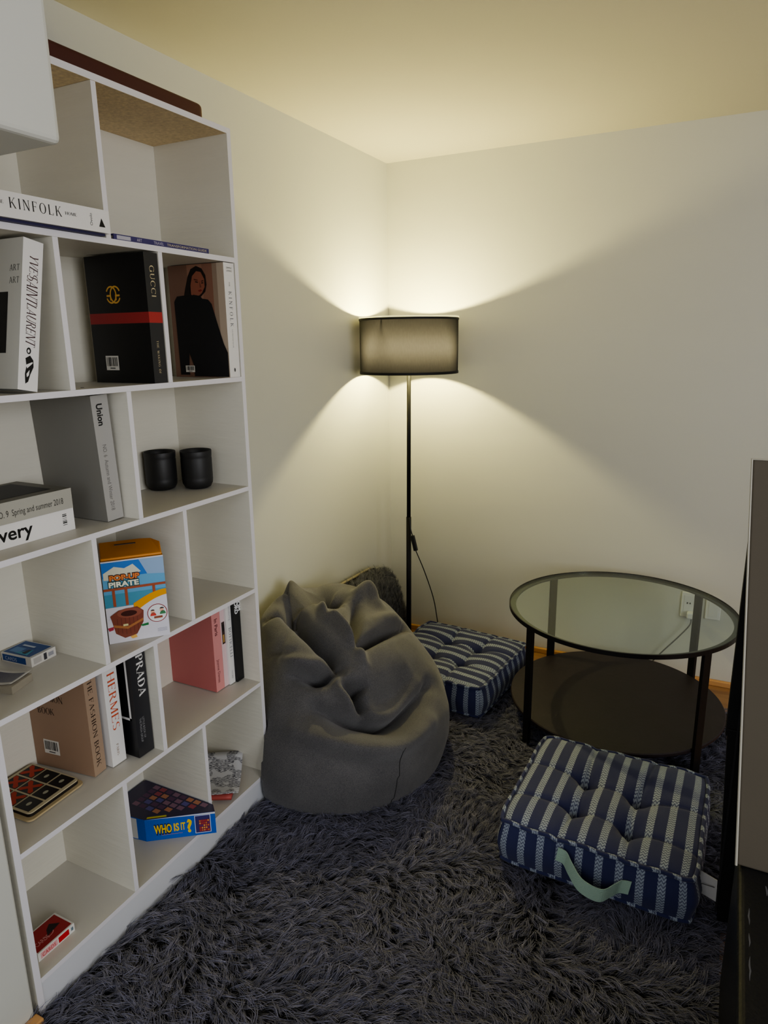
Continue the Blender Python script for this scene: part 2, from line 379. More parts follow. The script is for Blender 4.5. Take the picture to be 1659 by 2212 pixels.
# slab lying on the bookcase
bm = bmesh.new(); L = []
def rrect(x0, x1, y0, y1, r, n=6):
    out = []
    for cx, cy, a in ((x1-r, y1-r, 0), (x0+r, y1-r, 90), (x0+r, y0+r, 180), (x1-r, y0+r, 270)):
        for k in range(n+1): t = math.radians(a+90*k/n); out.append((cx+r*math.cos(t), cy+r*math.sin(t)))
    return out
prism(bm, rrect(.03, .20, -2.10, -1.374, .025), 1.8494, 1.899)
tag(obj('storage_case', bm, M['maroon'], bevel=.010, seg=4, smooth=True), 'long flat dark maroon case with rounded end lying on top of the bookcase', 'case')

# ------------------------------------------------------------------ books
def book(name, label, cat, pos, t, d, h, cover, spine=None, rz=0., lean=0., lie=False, art=None, group=None, pages=True, pivot_right=False, soft=.0012):
    """standing book, spine to the room: local x -d..0, y 0..t, z 0..h"""
    o = empty(name, label, cat, pos, group)
    R = Matrix.Rotation(rz, 4, 'Z') @ Matrix.Rotation(-lean, 4, 'X')
    if lie: R = Matrix.Rotation(rz, 4, 'Z') @ Matrix.Rotation(PI/2, 4, 'X')
    o.matrix_world = Matrix.Translation(pos) @ R
    y0, y1 = (-t, 0) if pivot_right else (0, t)
    b = .0028
    bm = bmesh.new(); mats = [cover, spine or cover]
    box(bm, -d, 0, y0, y0+b, 0, h, facemats=[0, 0, 0, 1, 0, 0]); box(bm, -d, 0, y1-b, y1, 0, h, facemats=[0, 0, 0, 1, 0, 0]); box(bm, -b, 0, y0+b, y1-b, 0, h, 1)
    bmesh.ops.remove_doubles(bm, verts=bm.verts, dist=.00001)
    if art:
        art(Art(bm, mats, (0, y0, 0), (0, 1, 0), (0, 0, 1)), Art(bm, mats, (-d, y0, 0), (1, 0, 0), (0, 0, 1)), t, d, h)
    obj('cover', bm, mats, o)
    if pages: obj('page_block', bbox(-d+.003, -b-.0002, y0+b+.0002, y1-b-.0002, .003, h-.003), M['pages'], o)
    return o
K = C(28, 26, 28); BLK = C(18, 18, 20, .4); WH = C(228, 226, 224, .4); GRY = C(168, 166, 162); RED = C(150, 46, 46, .5)

# row 1 : lying white book and thin purple magazine
def a_kh(s, c, t, d, h):
    s.text('THE', .008+.013, h-.034, .0055, K, .016, rot=-90); s.text('KINFOLK', .008+.008, h-.060, .017, K, .105, rot=-90, spacing=.22, T=.13)
    s.text('HOME', .008+.013, h-.172, .0055, K, .026, rot=-90)
    s.text('Ovolo', .010, .042, .006, K, .022, font='sans')
    s.poly([(.010, .012), (.010, .027), (.026, .020)], BLK)
book('book', 'thick white book lying flat beside the upper divider, black serif title on its spine', 'book', (.262, -1.762, 1.5595), .042, .18, .275, WH, lie=True, art=a_kh, group='books on the bookcase')
bpy.context.view_layer.update()
obj_k = bbox(.10, .255, -2.03, -1.77, 1.5545, 1.559)
tag(obj('magazine', obj_k, C(44, 40, 78)), 'thin dark blue magazine pressed under the thick white book on the upper shelf', 'magazine')
def a_pur(s, c, t, d, h):
    s.rect(.002, h-.045, t-.002, h-.008, C(180, 178, 190)); s.text('ART', .003, h-.062, .006, C(190, 185, 200), .014, rot=-90, font='sans')
    s.text('TRAVEL', .003, h-.110, .006, C(190, 185, 200), .03, rot=-90, font='sans'); s.text('TRANSFORMATION GUIDE', .0035, h-.150, .005, C(196, 186, 150), .13, rot=-90, font='sans')
book('magazine', 'thin purple magazine lying alone in the upper right compartment', 'magazine', (.238, -1.445, 1.5545), .0115, .20, .288, C(62, 56, 110), lie=True, art=a_pur)

# row 2
def a_ysl(s, c, t, d, h):
    q = C(70, 38, 44)
    s.text('YVES', .014, h-.025, .017, q, .042, rot=-90, slant=.28, T=.12, spacing=.0); s.text('SAINT', .010, h-.062, .022, q, .050, rot=-90, slant=.28, T=.12, spacing=.0)
    s.text('LAURENT', .012, h-.112, .019, q, .075, rot=-90, slant=.28, T=.12, spacing=.0)
    s.ell(.019, .072, .0045, .006, BLK); s.ell(.0185, .0715, .0022, .0032, WH, 2)
    s.poly([(.013, .058), (.022, .064), (.029, .056), (.030, .044), (.024, .030), (.020, .016), (.0145, .012), (.013, .030), (.0155, .044)], BLK)
    s.poly([(.014, .046), (.027, .053), (.028, .051), (.017, .040)], WH, 2); s.poly([(.016, .030), (.022, .038), (.021, .028), (.017, .024)], WH, 2)
    c.text('ART', d-.034, h-.058, .011, K, .027, T=.1); c.text('ART', d-.034, h-.080, .011, K, .027, T=.1)
    c.rect(d-.12, .065, d-.036, .175, BLK)
book('book', 'large white book leaning right against the divider, slanted maroon lettering down its spine', 'book', (.236, -1.951, 1.2632), .040, .18, .270, C(196, 194, 186), WH, lean=math.radians(11.2), art=a_ysl, group='books on the bookcase', pivot_right=True)
def a_guc(s, c, t, d, h):
    g = C(205, 190, 150)
    s.rect(0, .130, t, .153, C(166, 50, 48, .45)); c.rect(0, .130, d, .153, RED)
    s.text('GUCCI', .014, h-.026, .013, g, .066, rot=-90, spacing=.1, T=.13); s.text('THE MAKING OF', .016, .092, .006, g, .072, rot=-90, spacing=.2)
    gold = C(212, 165, 80)
    c.ring(.086, .192, .0165, .0035, gold, 1, 25, 335, ry=.019); c.ring(.074, .192, .0165, .0035, gold, 2, -155, 155, ry=.019)
    c.poly([(.086, .192), (.100, .192), (.100, .188), (.090, .188), (.090, .180), (.086, .180)], gold, 3); c.poly([(.074, .192), (.060, .192), (.060, .188), (.070, .188), (.070, .180), (.074, .180)], gold, 3)
    c.barcode(.036, .028, .040, .032)
book('book', 'black book with red band and gold interlocking ring emblem on its cover', 'book', (.243, -1.662, 1.2624), .040, .18, .276, BLK, C(44, 44, 46, .4), art=a_guc, group='books on the bookcase')
def a_kin(s, c, t, d, h):
    for i, (x0, x1, col) in enumerate(((0, .35, (128, 96, 80)), (.35, .62, (158, 118, 98)), (.62, .80, (140, 100, 82)), (.80, .88, (150, 130, 112)), (.88, 1, (178, 162, 144)))): c.rect(d*x0, 0, d*x1, h, C(*col), 1)
    X = lambda p: [(a*d, b*h) for a, b in p]
    bl = C(22, 21, 24, .7); hair = C(30, 20, 18)
    c.poly(X([(.25, .70), (.30, .80), (.36, .90), (.42, .96), (.52, .985), (.62, .96), (.68, .90), (.69, .82), (.66, .76), (.58, .72), (.44, .68), (.30, .68)]), hair, 2)
    sk = C(150, 92, 72); c.poly(X([(.40, .74), (.40, .82), (.44, .90), (.52, .94), (.60, .93), (.655, .87), (.655, .80), (.60, .75), (.55, .73), (.46, .72)]), sk, 3)
    dk = C(80, 42, 34); c.poly(X([(.47, .875), (.54, .865), (.54, .857), (.47, .865)]), dk, 4); c.poly(X([(.49, .855), (.54, .848), (.54, .838), (.49, .845)]), hair, 4)
    c.poly(X([(.60, .855), (.64, .86), (.64, .85), (.60, .845)]), dk, 4); c.poly(X([(.60, .84), (.635, .842), (.635, .832), (.60, .83)]), hair, 4)
    c.poly(X([(.565, .855), (.60, .80), (.565, .795)]), C(120, 68, 54), 4); c.poly(X([(.535, .775), (.58, .782), (.61, .772), (.57, .760), (.54, .764)]), C(130, 45, 42), 4)
    c.poly(X([(.40, .86), (.43, .90), (.52, .945), (.43, .945), (.37, .90), (.34, .80), (.31, .70), (.38, .70)]), hair, 5)
    c.poly(X([(.10, .70), (.14, .73), (.26, .735), (.38, .735), (.56, .725), (.60, .70), (.70, .69), (.76, .65), (.84, .48), (.93, .30), (.99, .22), (.99, .005), (.36, .005), (.36, .10), (.29, .22), (.27, .10), (.27, .02), (.10, .02), (.09, .40), (.08, .68)]), bl, 6)
    c.poly(X([(.36, .69), (.37, .728), (.45, .738), (.55, .726), (.57, .69)]), bl, 7)
    c.rect(.27*d, .0, .36*d, .02*h, C(120, 92, 76), 7); c.barcode(.20*d, .045*h, .17*d, .06*h, 7)
    s.text('SIMPLE', .011, h-.014, .004, K, .020, font='sans'); s.text('LIVING', .011, h-.021, .004, K, .020, font='sans')
    s.text('THE', .017, h-.045, .004, C(90, 90, 92), .012, rot=-90); s.text('KINFOLK', .014, h-.068, .012, C(60, 62, 70), .085, rot=-90, spacing=.5, T=.12)
    s.text('ENTREPRENEUR', .018, h-.160, .0035, C(130, 130, 132), .045, rot=-90); s.ell(.020, .018, .003, .005, C(70, 70, 72))
book('book', 'white spined book with a portrait of a woman in black on its cover', 'book', (.243, -1.4015, 1.2624), .040, .18, .278, C(150, 134, 118), WH, art=a_kin, group='books on the bookcase')

# row 3
def a_uni(s, c, t, d, h):
    s.text('Union', .012, h-.018, .015, BLK, .046, rot=-90, font='sans', bold=.03); s.text('NO. 6  Autumn and Winter 2018', .014, h-.105, .010, C(110, 108, 106), .145, rot=-90, font='sans')
book('book', 'tall grey book standing against the divider beside the two black cups', 'book', (.202, -1.7955, .9723), .044, .19, .272, C(132, 130, 124), GRY, lean=math.radians(-2.2), art=a_uni, group='books on the bookcase')
def a_gs(s, c, t, d, h):
    s.text('NO. 9  Spring and summer 2018', .013, h-.098, .0125, C(60, 58, 56), .150, rot=-90, font='sans')
gb = book('book', 'grey book lying on top of the white book with bold black lettering', 'book', (.183, -1.864, 1.0180), .042, .17, .270, C(118, 116, 108), C(172, 170, 160), lie=True, art=a_gs, group='books on the bookcase')
bm = bmesh.new(); mats = [BLK]; A = Art(bm, mats, (.0, 0, .0), (1, 0, 0), (0, 1, 0)); A.rect(.03, -2.13, .155, -1.89, C(38, 38, 40)); me = bpy.data.meshes.new('cover_picture'); bm.to_mesh(me); bm.free()
o = link('cover_picture', me, mats); o.parent = gb; o.matrix_parent_inverse = gb.matrix_world.inverted(); o.location.z = 1.0602
def a_very(s, c, t, d, h):
    s.text('Discovery', .014, .262, .026, BLK, .165, rot=-90, font='sans', bold=.018)
    for k, w in enumerate((.002, .005, .003, .0015, .0015, .004, .003)): s.rect(.014+k*.0036, .018, .014+k*.0036+w*.55, .028, C(40, 40, 42))
book('book', 'white book with bold black lettering lying under the grey book', 'book', (.181, -1.863, .9713), .0462, .17, .272, WH, lie=True, art=a_very, group='books on the bookcase')
def cup(x, y, label):
    bm = bmesh.new(); z = .9712
    p = [(0, z), (.026, z), (.034, z+.004), (.0395, z+.014), (.0405, z+.026), (.0400, z+.029), (.0405, z+.032), (.0405, z+.080), (.0398, z+.083), (.0405, z+.086), (.0412, z+.100), (.0405, z+.1015), (.0385, z+.100), (.0375, z+.085), (.0375, z+.02), (.03, z+.008), (0, z+.007)]
    lathe(bm, p, 48)
    o = obj('cup', bm, M['cup'], smooth=True); o.location = (x, y, 0); tag(o, label, 'cup', 'black cups on the bookcase')
cup(.052, -1.478, 'matte black handleless cup nearer the divider, left one of the pair'); cup(.128, -1.424, 'matte black handleless cup nearer the bookcase side, right one of the pair')

# row 4 : upright toy box, blue card box, deck of cards
def toy_box():
    p0, p1 = Vector((.167, -1.800)), Vector((.253, -1.697)); u = (p1-p0).normalized(); n = Vector((u.y, -u.x)); w = (p1-p0).length; d = .098; h = .197
    o = empty('toy_box', 'upright white and blue toy box with barrel picture and orange lid', 'game box'); o.matrix_world = Matrix(((u.x, -n.x, 0, p0.x), (u.y, -n.y, 0, p0.y), (0, 0, 1, .6785), (0, 0, 0, 1)))
    wt = C(216, 214, 222, .3); bm = bmesh.new(); mats = [wt, C(196, 150, 60), C(150, 85, 70)]
    box(bm, 0, w, 0, d, 0, h, facemats=[0, 1, 0, 0, 0, 0])
    A = Art(bm, mats, (0, 0, 0), (1, 0, 0), (0, 0, 1))
    A.rect(0, h*.44, w, h*.985, C(108, 168, 206, .25), 1); A.rect(0, h*.80, w*.8, h*.985, C(58, 122, 200, .25), 2); A.poly([(w*.6, h*.985), (w, h*.985), (w, h*.78), (w*.72, h*.80)], C(150, 176, 208, .25), 3)
    A.poly([(w*.02, h*.86), (w*.2, h*.93), (w*.36, h*.90), (w*.5, h*.94), (w*.62, h*.84), (w*.3, h*.76), (w*.02, h*.78)], C(214, 214, 196, .25), 4)
    A.rect(0, h*.44, w, h*.60, C(86, 150, 176, .25), 2); br = C(166, 88, 60, .3)
    A.rect(0, h*.645, w, h*.675, br, 5)
    for x in (.13, .33, .78): A.rect(w*x, h*.45, w*(x+.045), h*.65, br, 5)
    # yellow sweep and white lower field
    top = [(w*(.45+.55*k/10), h*(.46+.13*math.sin(k/10*PI/2))) for k in range(11)]
    A.poly([(w*.45, h*.36)]+top+[(w, h*.52)], C(226, 160, 40, .3), 6)
    A.poly([(0, 0)]+[(w, 0)]+[(w*(1-.6*k/10), h*(.52-.15*(1-math.cos(k/10*PI/2))-.05*k/10)) for k in range(11)]+[(0, h*.30)], wt, 7)
    # glare-washed title
    A.text('POP-UP', w*.10, h*.765, h*.065, C(70, 40, 30), w*.50, font='sans', layer=8, bold=.12); A.text('POP-UP', w*.11, h*.768, h*.058, C(226, 128, 60), w*.48, font='sans', layer=9, bold=.04)
    A.text('PIRATE', w*.08, h*.685, h*.068, C(36, 84, 84), w*.50, font='sans', layer=8, bold=.12); A.text('PIRATE', w*.09, h*.688, h*.060, C(236, 236, 214), w*.48, font='sans', layer=9, bold=.04)
    # barrel
    A.poly([(w*.06, h*.34), (w*.20, h*.40), (w*.50, h*.42), (w*.60, h*.36), (w*.58, h*.22), (w*.46, h*.08), (w*.26, h*.05), (w*.12, h*.12)], C(132, 72, 56, .3), 9)
    A.ell(w*.37, h*.355, w*.20, h*.060, C(150, 88, 70, .3), 10); A.ell(w*.36, h*.350, w*.13, h*.035, C(70, 34, 28, .3), 11)
    for k in range(6): A.rect(w*(.16+.065*k), h*(.09+.012*abs(k-2.5)), w*(.166+.065*k), h*.30, C(92, 44, 36), 10)
    A.poly([(w*.10, h*.20), (w*.32, h*.16), (w*.58, h*.24), (w*.58, h*.27), (w*.32, h*.19), (w*.10, h*.23)], C(170, 110, 60), 11)
    A.rect(w*.25, h*.20, w*.33, h*.225, C(214, 208, 150), 12); A.poly([(w*.52, h*.185), (w*.66, h*.20), (w*.66, h*.17), (w*.56, h*.165)], C(30, 120, 60), 12)
    A.poly([(w*.0, h*.20), (w*.10, h*.21), (w*.09, h*.17), (w*.02, h*.16)], C(170, 50, 70), 12); A.poly([(w*.34, h*.06), (w*.44, h*.08), (w*.46, h*.04), (w*.38, h*.03)], C(226, 176, 90), 12)
    # round inset picture of two children
    A.ell(w*.82, h*.30, w*.168, w*.168, C(150, 60, 60), 9); A.ell(w*.82, h*.30, w*.155, w*.155, C(224, 226, 226), 10)
    A.ell(w*.75, h*.27, w*.05, w*.065, C(206, 70, 56), 11, a0=0, a1=180); A.ell(w*.745, h*.32, w*.032, w*.036, C(232, 178, 150), 11); A.ell(w*.745, h*.335, w*.034, w*.022, C(50, 30, 26), 12, a0=0, a1=180)
    A.ell(w*.91, h*.28, w*.05, w*.065, C(64, 130, 84), 11, a0=0, a1=180); A.ell(w*.895, h*.335, w*.034, w*.038, C(232, 178, 150), 11); A.ell(w*.90, h*.35, w*.036, w*.024, C(20, 18, 20), 12, a0=0, a1=180)
    A.rect(w*.76, h*.235, w*.90, h*.262, C(150, 80, 52), 12)
    for k in range(3): A.rect(w*.80, h*(.10-.016*k), w*.96, h*(.104-.016*k), C(130, 130, 150), 9)
    obj('box_body', bm, mats, o)
    bm = bmesh.new(); prism(bm, [(0, .003), (w*.99, .003), (w, d*.55), (w*.88, d*.92), (w*.7, d), (0, d)], h+.0004, h+.020); 
    for v in bm.verts:
        if v.co.z > h+.01 and v.co.y < .01: v.co.z = h+.006
    obj('lid', bm, C(206, 134, 44, .3), o, bevel=.004)
    bm = bmesh.new(); box(bm, w*.25, w*.60, d*.55, d*.62, h+.0202, h+.0215); obj('carry_slot', bm, C(60, 48, 40), o)
toy_box()
def card_box(label, pos, rz, L_, W_, T_, face, side, art=None, group='card boxes on the bookcase'):
    o = empty('card_box', label, 'card box', pos, group, (0, 0, rz)); mats = [face, side]; bm = bmesh.new()
    box(bm, 0, L_, 0, W_, 0, T_, facemats=[0, 0, 1, 1, 1, 1])
    if art: art(Art(bm, mats, (0, 0, T_), (1, 0, 0), (0, 1, 0)), Art(bm, mats, (0, 0, 0), (1, 0, 0), (0, 0, 1)), Art(bm, mats, (L_, 0, 0), (0, 1, 0), (0, 0, 1)), L_, W_, T_)
    obj('carton', bm, mats, o)
    obj('end_flap', bbox(L_*.18, L_*.82, -.0006, -.0001, .001, T_*.98) if False else bbox(.002, L_-.002, W_+.0002, W_+.0008, .002, T_-.002), side, o)
    return o
def a_blue(t, f, r, L_, W_, T_):
    t.rect(.004, .003, L_-.008, W_-.003, C(52, 84, 140)); t.rect(.012, .010, L_*.45, W_*.5, C(92, 130, 176), 2); t.poly([(L_*.35, .008), (L_*.8, .006), (L_*.7, W_*.5)], C(70, 140, 168), 3); t.rect(L_*.2, W_*.62, L_*.6, W_*.72, C(180, 190, 205), 4)
    t.poly([(L_*.55, .012), (L_*.68, .010), (L_*.66, .03), (L_*.58, .028)], C(40, 44, 60), 5)
    f.rect(.004, .003, L_*.82, T_-.003, C(36, 72, 136)); f.text('CARDS', .012, .006, .008, C(170, 180, 196), .035, font='sans', layer=2)
    r.rect(.006, .004, .026, T_-.004, C(176, 172, 168)); r.rect(.032, .003, .040, T_-.003, C(60, 60, 66), 1); r.rect(.044, .006, .058, T_-.006, C(150, 150, 156), 1)
card_box('blue playing card box standing flat alone near the back of the shelf', (.018, -1.962, .6783), math.radians(4), .090, .064, .021, C(190, 190, 190, .3), C(206, 202, 196, .3), a_blue)
# loose deck with a bent top card
dk = empty('card_deck', 'loose deck of dark blue backed playing cards with its top card bent up', 'cards', (.128, -2.035, .6783), 'playing cards on the bookcase', (0, 0, math.radians(16)))
obj('card_stack', bbox(-.044, .044, -.030, .030, 0, .016), mat('card_edges', (.42, .38, .30), .8, bump=.6, bscale=260, stretch=(.1, .1, 6)), dk)
bm = bmesh.new(); N = 12; g = [[bm.verts.new((-.045+.090*i/N, -.031+.062*j/6, .0175+.010*((i/N-.45)**2)*2+.006*((j/6)-.5)**2)) for j in range(7)] for i in range(N+1)]
for i in range(N):
    for j in range(6): bm.faces.new((g[i][j], g[i+1][j], g[i+1][j+1], g[i][j+1])).material_index = 1 if 0 < i < N-1 and 0 < j < 5 else 0
ob = obj('top_card', bm, [C(196, 194, 190, .35), mat('card_back_pattern', (.055, .055, .10), .35, var=.5, vscale=160)], dk, smooth=True)
md = ob.modifiers.new('s', 'SOLIDIFY'); md.thickness = .0004
card_box('blue and white card box lying in front of the loose deck at the left edge', (.176, -2.116, .6783), math.radians(80), .030, .04, .020, C(38, 72, 140, .3), C(214, 212, 208, .3), None)

# row 5
def a_fb(s, c, t, d, h):
    b = C(60, 42, 32)
    s.text('THE FASHION BOOK', .010, h-.030, .013, b, .225, rot=-90, spacing=.04, T=.13)
    c.text('FASHION', .026, .172, .016, b, .078, T=.15, spacing=.02); c.text('BOOK', .026, .138, .016, b, .048, T=.15, spacing=.02); c.barcode(.030, .035, .045, .036)
book('book', 'tan book with dark serif title standing behind the noughts and crosses board', 'book', (.180, -1.8925, .3923), .036, .17, .274, C(158, 130, 108), C(166, 142, 120), rz=math.radians(7), art=a_fb, group='books on the bookcase')
def a_her(s, c, t, d, h):
    s.text('HERMES', .012, h-.042, .020, C(206, 92, 62), .145, rot=-90, spacing=.04, T=.13); s.text('PARIS', .016, .052, .006, C(150, 120, 100), .030, rot=-90)
book('book', 'white book with orange red serif lettering between the tan and black books', 'book', (.188, -1.848, .3923), .040, .17, .274, C(220, 218, 216), WH, art=a_her, group='books on the bookcase')
def a_pra(s, c, t, d, h):
    w = C(220, 218, 216); s.text('PRADA', .018, h-.018, .022, w, .105, rot=-90, spacing=.02, T=.17)
    s.text('LITTLE BOOK OF', .020, .098, .006, C(150, 150, 152), .055, rot=-90, font='sans'); s.text('THE PRADA GROUP', .011, .098, .006, C(150, 150, 152), .062, rot=-90, font='sans')
    c.rect(d-.050, .095, d-.012, .101, w); c.rect(d-.018, .095, d-.012, h-.02, w)
book('book', 'black book with large white serif title beside the lower divider', 'book', (.216, -1.794, .3923), .047, .19, .274, C(24, 24, 27, .35), C(46, 46, 50, .4), art=a_pra, group='books on the bookcase')
def a_pk(s, c, t, d, h):
    b = C(110, 52, 58); s.text('In Paris', .010, h-.058, .012, b, .050, rot=-90, font='sans', bold=.02); s.text('Jeanne Damas', .010, .095, .010, b, .070, rot=-90, font='sans')
book('book', 'pink book standing at the left end of the short row of books', 'book', (.174, -1.4655, .3923), .034, .168, .274, C(190, 114, 112), C(214, 146, 144), art=a_pk, group='books on the bookcase')
def a_st(s, c, t, d, h):
    s.rect(.004, .130, t-.001, .196, C(64, 46, 42)); s.rect(.006, .135, t-.004, .158, C(176, 140, 80), 2); s.rect(.007, .168, t-.003, .188, C(26, 24, 26), 2)
book('book', 'thin pale pink book with a small dark picture on its spine', 'book', (.174, -1.4310, .3923), .017, .168, .270, C(222, 190, 190), C(224, 196, 198), art=a_st, group='books on the bookcase')
def a_bo(s, c, t, d, h):
    q = C(120, 122, 130); s.text('BOTTICELLI', .008, .172, .011, q, .090, rot=-90, spacing=.03, T=.12); s.text('Watercoloring', .012, h-.020, .008, C(170, 172, 178), .060, rot=-90, font='sans'); s.text('TASCHEN', .009, .040, .005, q, .024, rot=-90)
book('book', 'white book with grey serif lettering between the pale pink and black books', 'book', (.180, -1.4135, .3923), .0225, .170, .274, WH, WH, art=a_bo, group='books on the bookcase')
def a_tf(s, c, t, d, h):
    w = C(228, 228, 230); s.text('TOM', .020, h-.022, .0125, w, .040, rot=-90, font='sans', bold=.05); s.text('FORD', .0075, h-.022, .0125, w, .046, rot=-90, font='sans', bold=.05)
book('book', 'black book with two white words at the right end of the lower row', 'book', (.188, -1.3905, .3923), .030, .175, .274, BLK, C(22, 22, 24, .4), art=a_tf, group='books on the bookcase')
# noughts and crosses
tt = empty('tic_tac_toe_board', 'wooden noughts and crosses board with red cross and black nought tiles', 'board game', (.098, -1.992, .3922), None, (0, 0, math.radians(3)))
bm = bmesh.new(); prism(bm, rrect(-.083, .083, -.074, .070, .012), 0, .004); obj('base_board', bm, mat('birch_ply', (.48, .38, .22), .6, var=.1), tt)
bm = bmesh.new(); prism(bm, rrect(-.076, .074, -.066, .064, .010), .0042, .011); obj('black_layer', bm, C(30, 24, 22), tt)
bm = bmesh.new(); prism(bm, rrect(-.076, .074, -.066, .064, .010), .0112, .0135); obj('grid_frame', bm, mat('birch_face', (.52, .46, .31), .6, var=.1), tt)
for r in range(3):
    for c in range(3):
        cx, cy = -.047+.046*c, .041-.042*r; isX = (c == 0) or (c == 1 and r > 0)
        mats = [BLK]; bm = bmesh.new(); box(bm, cx-.0205, cx+.0205, cy-.0185, cy+.0185, .0136, .0142)
        A = Art(bm, mats, (cx, cy, .0142), (1, 0, 0), (0, 1, 0))
        if isX:
            for sgn in (1, -1): A.poly([(-.019, -.017*sgn), (-.011, -.017*sgn), (.0, -.006*sgn), (.011, -.017*sgn), (.019, -.017*sgn), (.019, -.009*sgn), (.007, 0), (-.007, 0), (-.019, -.009*sgn)], C(176, 58, 34), 1)
        else: A.ell(0, 0, .0045, .0065, C(170, 170, 150), 1)
        obj('tile', bm, mats, tt)

# row 6 : red card box, game box, leaflets
def a_red(t, f, r, L_, W_, T_):
    t.rect(.002, .003, L_-.004, W_-.003, C(150, 36, 38)); t.poly([(L_*.45, W_*.35), (L_*.85, W_*.45), (L_*.7, W_*.75), (L_*.55, W_*.6)], C(36, 22, 24), 2); t.ring(L_*.5, W_*.5, .014, .0015, C(216, 150, 150), 3, 200, 330)
    t.text('CARDS', L_*.12, W_*.25, .011, C(216, 150, 150), L_*.35, font='sans', layer=3, rot=0)
    f.rect(.006, .003, L_*.52, T_-.003, C(222, 170, 172)); f.text('CARDS', .010, .005, .009, C(200, 40, 46), L_*.36, font='sans', layer=2); f.rect(L_*.55, .003, L_*.84, T_-.003, C(190, 30, 34), 2); f.rect(L_*.90, .006, L_*.96, T_-.006, C(110, 130, 140), 2)
o = card_box('red and white playing card box in the bottom left compartment', (.146, -2.100, .0923), math.radians(90), .090, .062, .020, C(214, 212, 206, .3), C(222, 220, 216, .3), None)
o.rotation_euler = (0, 0, math.radians(90)); o.location = (.208, -2.104, .0923)
bpy.data.objects.remove(o.children[0]); 
for ch in list(o.children): bpy.data.objects.remove(ch)
bm = bmesh.new(); mats = [C(214, 212, 206, .3), C(222, 220, 216, .3)]; box(bm, 0, .090, 0, .062, 0, .020, facemats=[0, 0, 1, 1, 1, 1])
a_red(Art(bm, mats, (0, 0, .020), (1, 0, 0), (0, 1, 0)), Art(bm, mats, (0, 0, 0), (1, 0, 0), (0, 0, 1)), None, .090, .062, .020)
obj('carton', bm, mats, o); obj('end_flap', bbox(.0902, .0908, .004, .058, .002, .0185), mats[1], o)

gm = empty('board_game_box', 'blue board game box with yellow lettering jutting out of the lowest compartment', 'game box', (.19, -1.68, .0923))
Z0, Z1 = .0925, .158
base = [(.088, -1.745), (.143, -1.738), (.285, -1.632), (.262, -1.612), (.020, -1.612), (.020, -1.700)]
bm = bmesh.new(); BLU = C(16, 92, 190, .3); mats = [BLU, C(48, 42, 70, .3), C(210, 210, 214, .3)]
vs = [Vector((x, y, 0)) for x, y in base]
prism(bm, base, Z0, Z1-.001)
bm.faces.ensure_lookup_table(); bm.faces[1].material_index = 1
f0, f1 = vs[1], vs[2]; u = (f1-f0).normalized(); FL = (f1-f0).length
A = Art(bm, mats, (f0.x, f0.y, Z0), u, (0, 0, 1)); hh = Z1-Z0
yl = C(246, 206, 40, .3)
A.text('WHO', FL*.12, .018, .026, C(20, 30, 80), FL*.25, font='sans', layer=1, bold=.10); A.text('WHO', FL*.12, .020, .024, yl, FL*.25, font='sans', layer=2, bold=.03)
A.text('IS', FL*.40, .022, .022, yl, FL*.075, font='sans', layer=2, bold=.03); A.text('IT', FL*.50, .023, .021, yl, FL*.065, font='sans', layer=2, bold=.03); A.text('?', FL*.585, .014, .036, yl, FL*.075, font='sans', layer=2, bold=.04)
A.rect(FL*.22, .013, FL*.52, .0145, C(170, 130, 150), 2); A.poly([(0, hh*.98), (FL, hh*.98), (FL, hh*.90), (FL*.4, hh*.95)], C(214, 214, 218), 2)
A.rect(FL*.70, .006, FL*.93, hh*.90, C(200, 206, 230), 2); A.rect(FL*.71, .008, FL*.92, hh*.88, C(60, 52, 110), 3); A.rect(FL*.76, .010, FL*.915, hh*.70, C(128, 40, 66), 4)
r = random.Random(3)
for i in range(5):
    for j in range(5): A.rect(FL*(.765+.03*i), .012+j*.007, FL*(.785+.03*i), .0165+j*.007, C(*r.choice([(200, 120, 70), (176, 70, 60), (90, 60, 120), (216, 160, 90)])), 5)
# left end with printed strip
u2 = (vs[1]-vs[0]).normalized(); A = Art(bm, mats, (vs[0].x, vs[0].y, Z0), u2, (0, 0, 1)); A.rect(0, .002, .030, hh*.95, C(206, 206, 204), 1); A.ell(.007, .034, .006, .018, C(40, 28, 24), 2); A.rect(.002, .008, .010, .022, C(176, 100, 60), 3)
# portrait tiles on the lid
A = Art(bm, mats, (0, 0, Z1-.001), (1, 0, 0), (0, 1, 0))
for i in range(9):
    for j in range(5):
        x, y = .04+.024*i, -1.705+.0185*j
        if x > .05 and (x-.143)*.106-(y+1.738-.0)*.142 < -.0016*2 and y < -1.62: A.rect(x, y, x+.019, y+.014, C(*r.choice([(150, 70, 80), (90, 84, 140), (176, 120, 90), (90, 60, 90), (130, 96, 116)])), 1)
A.poly([(.145, -1.733), (.185, -1.703), (.180, -1.698), (.142, -1.727)], C(200, 190, 70), 2)
o = obj('box_body', bm, mats, gm); o.matrix_parent_inverse = Matrix.Translation(-Vector(gm.location))
bm = bmesh.new(); prism(bm, [(x*.998+.0003, y-.0) for x, y in base], Z1-.0008, Z1+.0002)

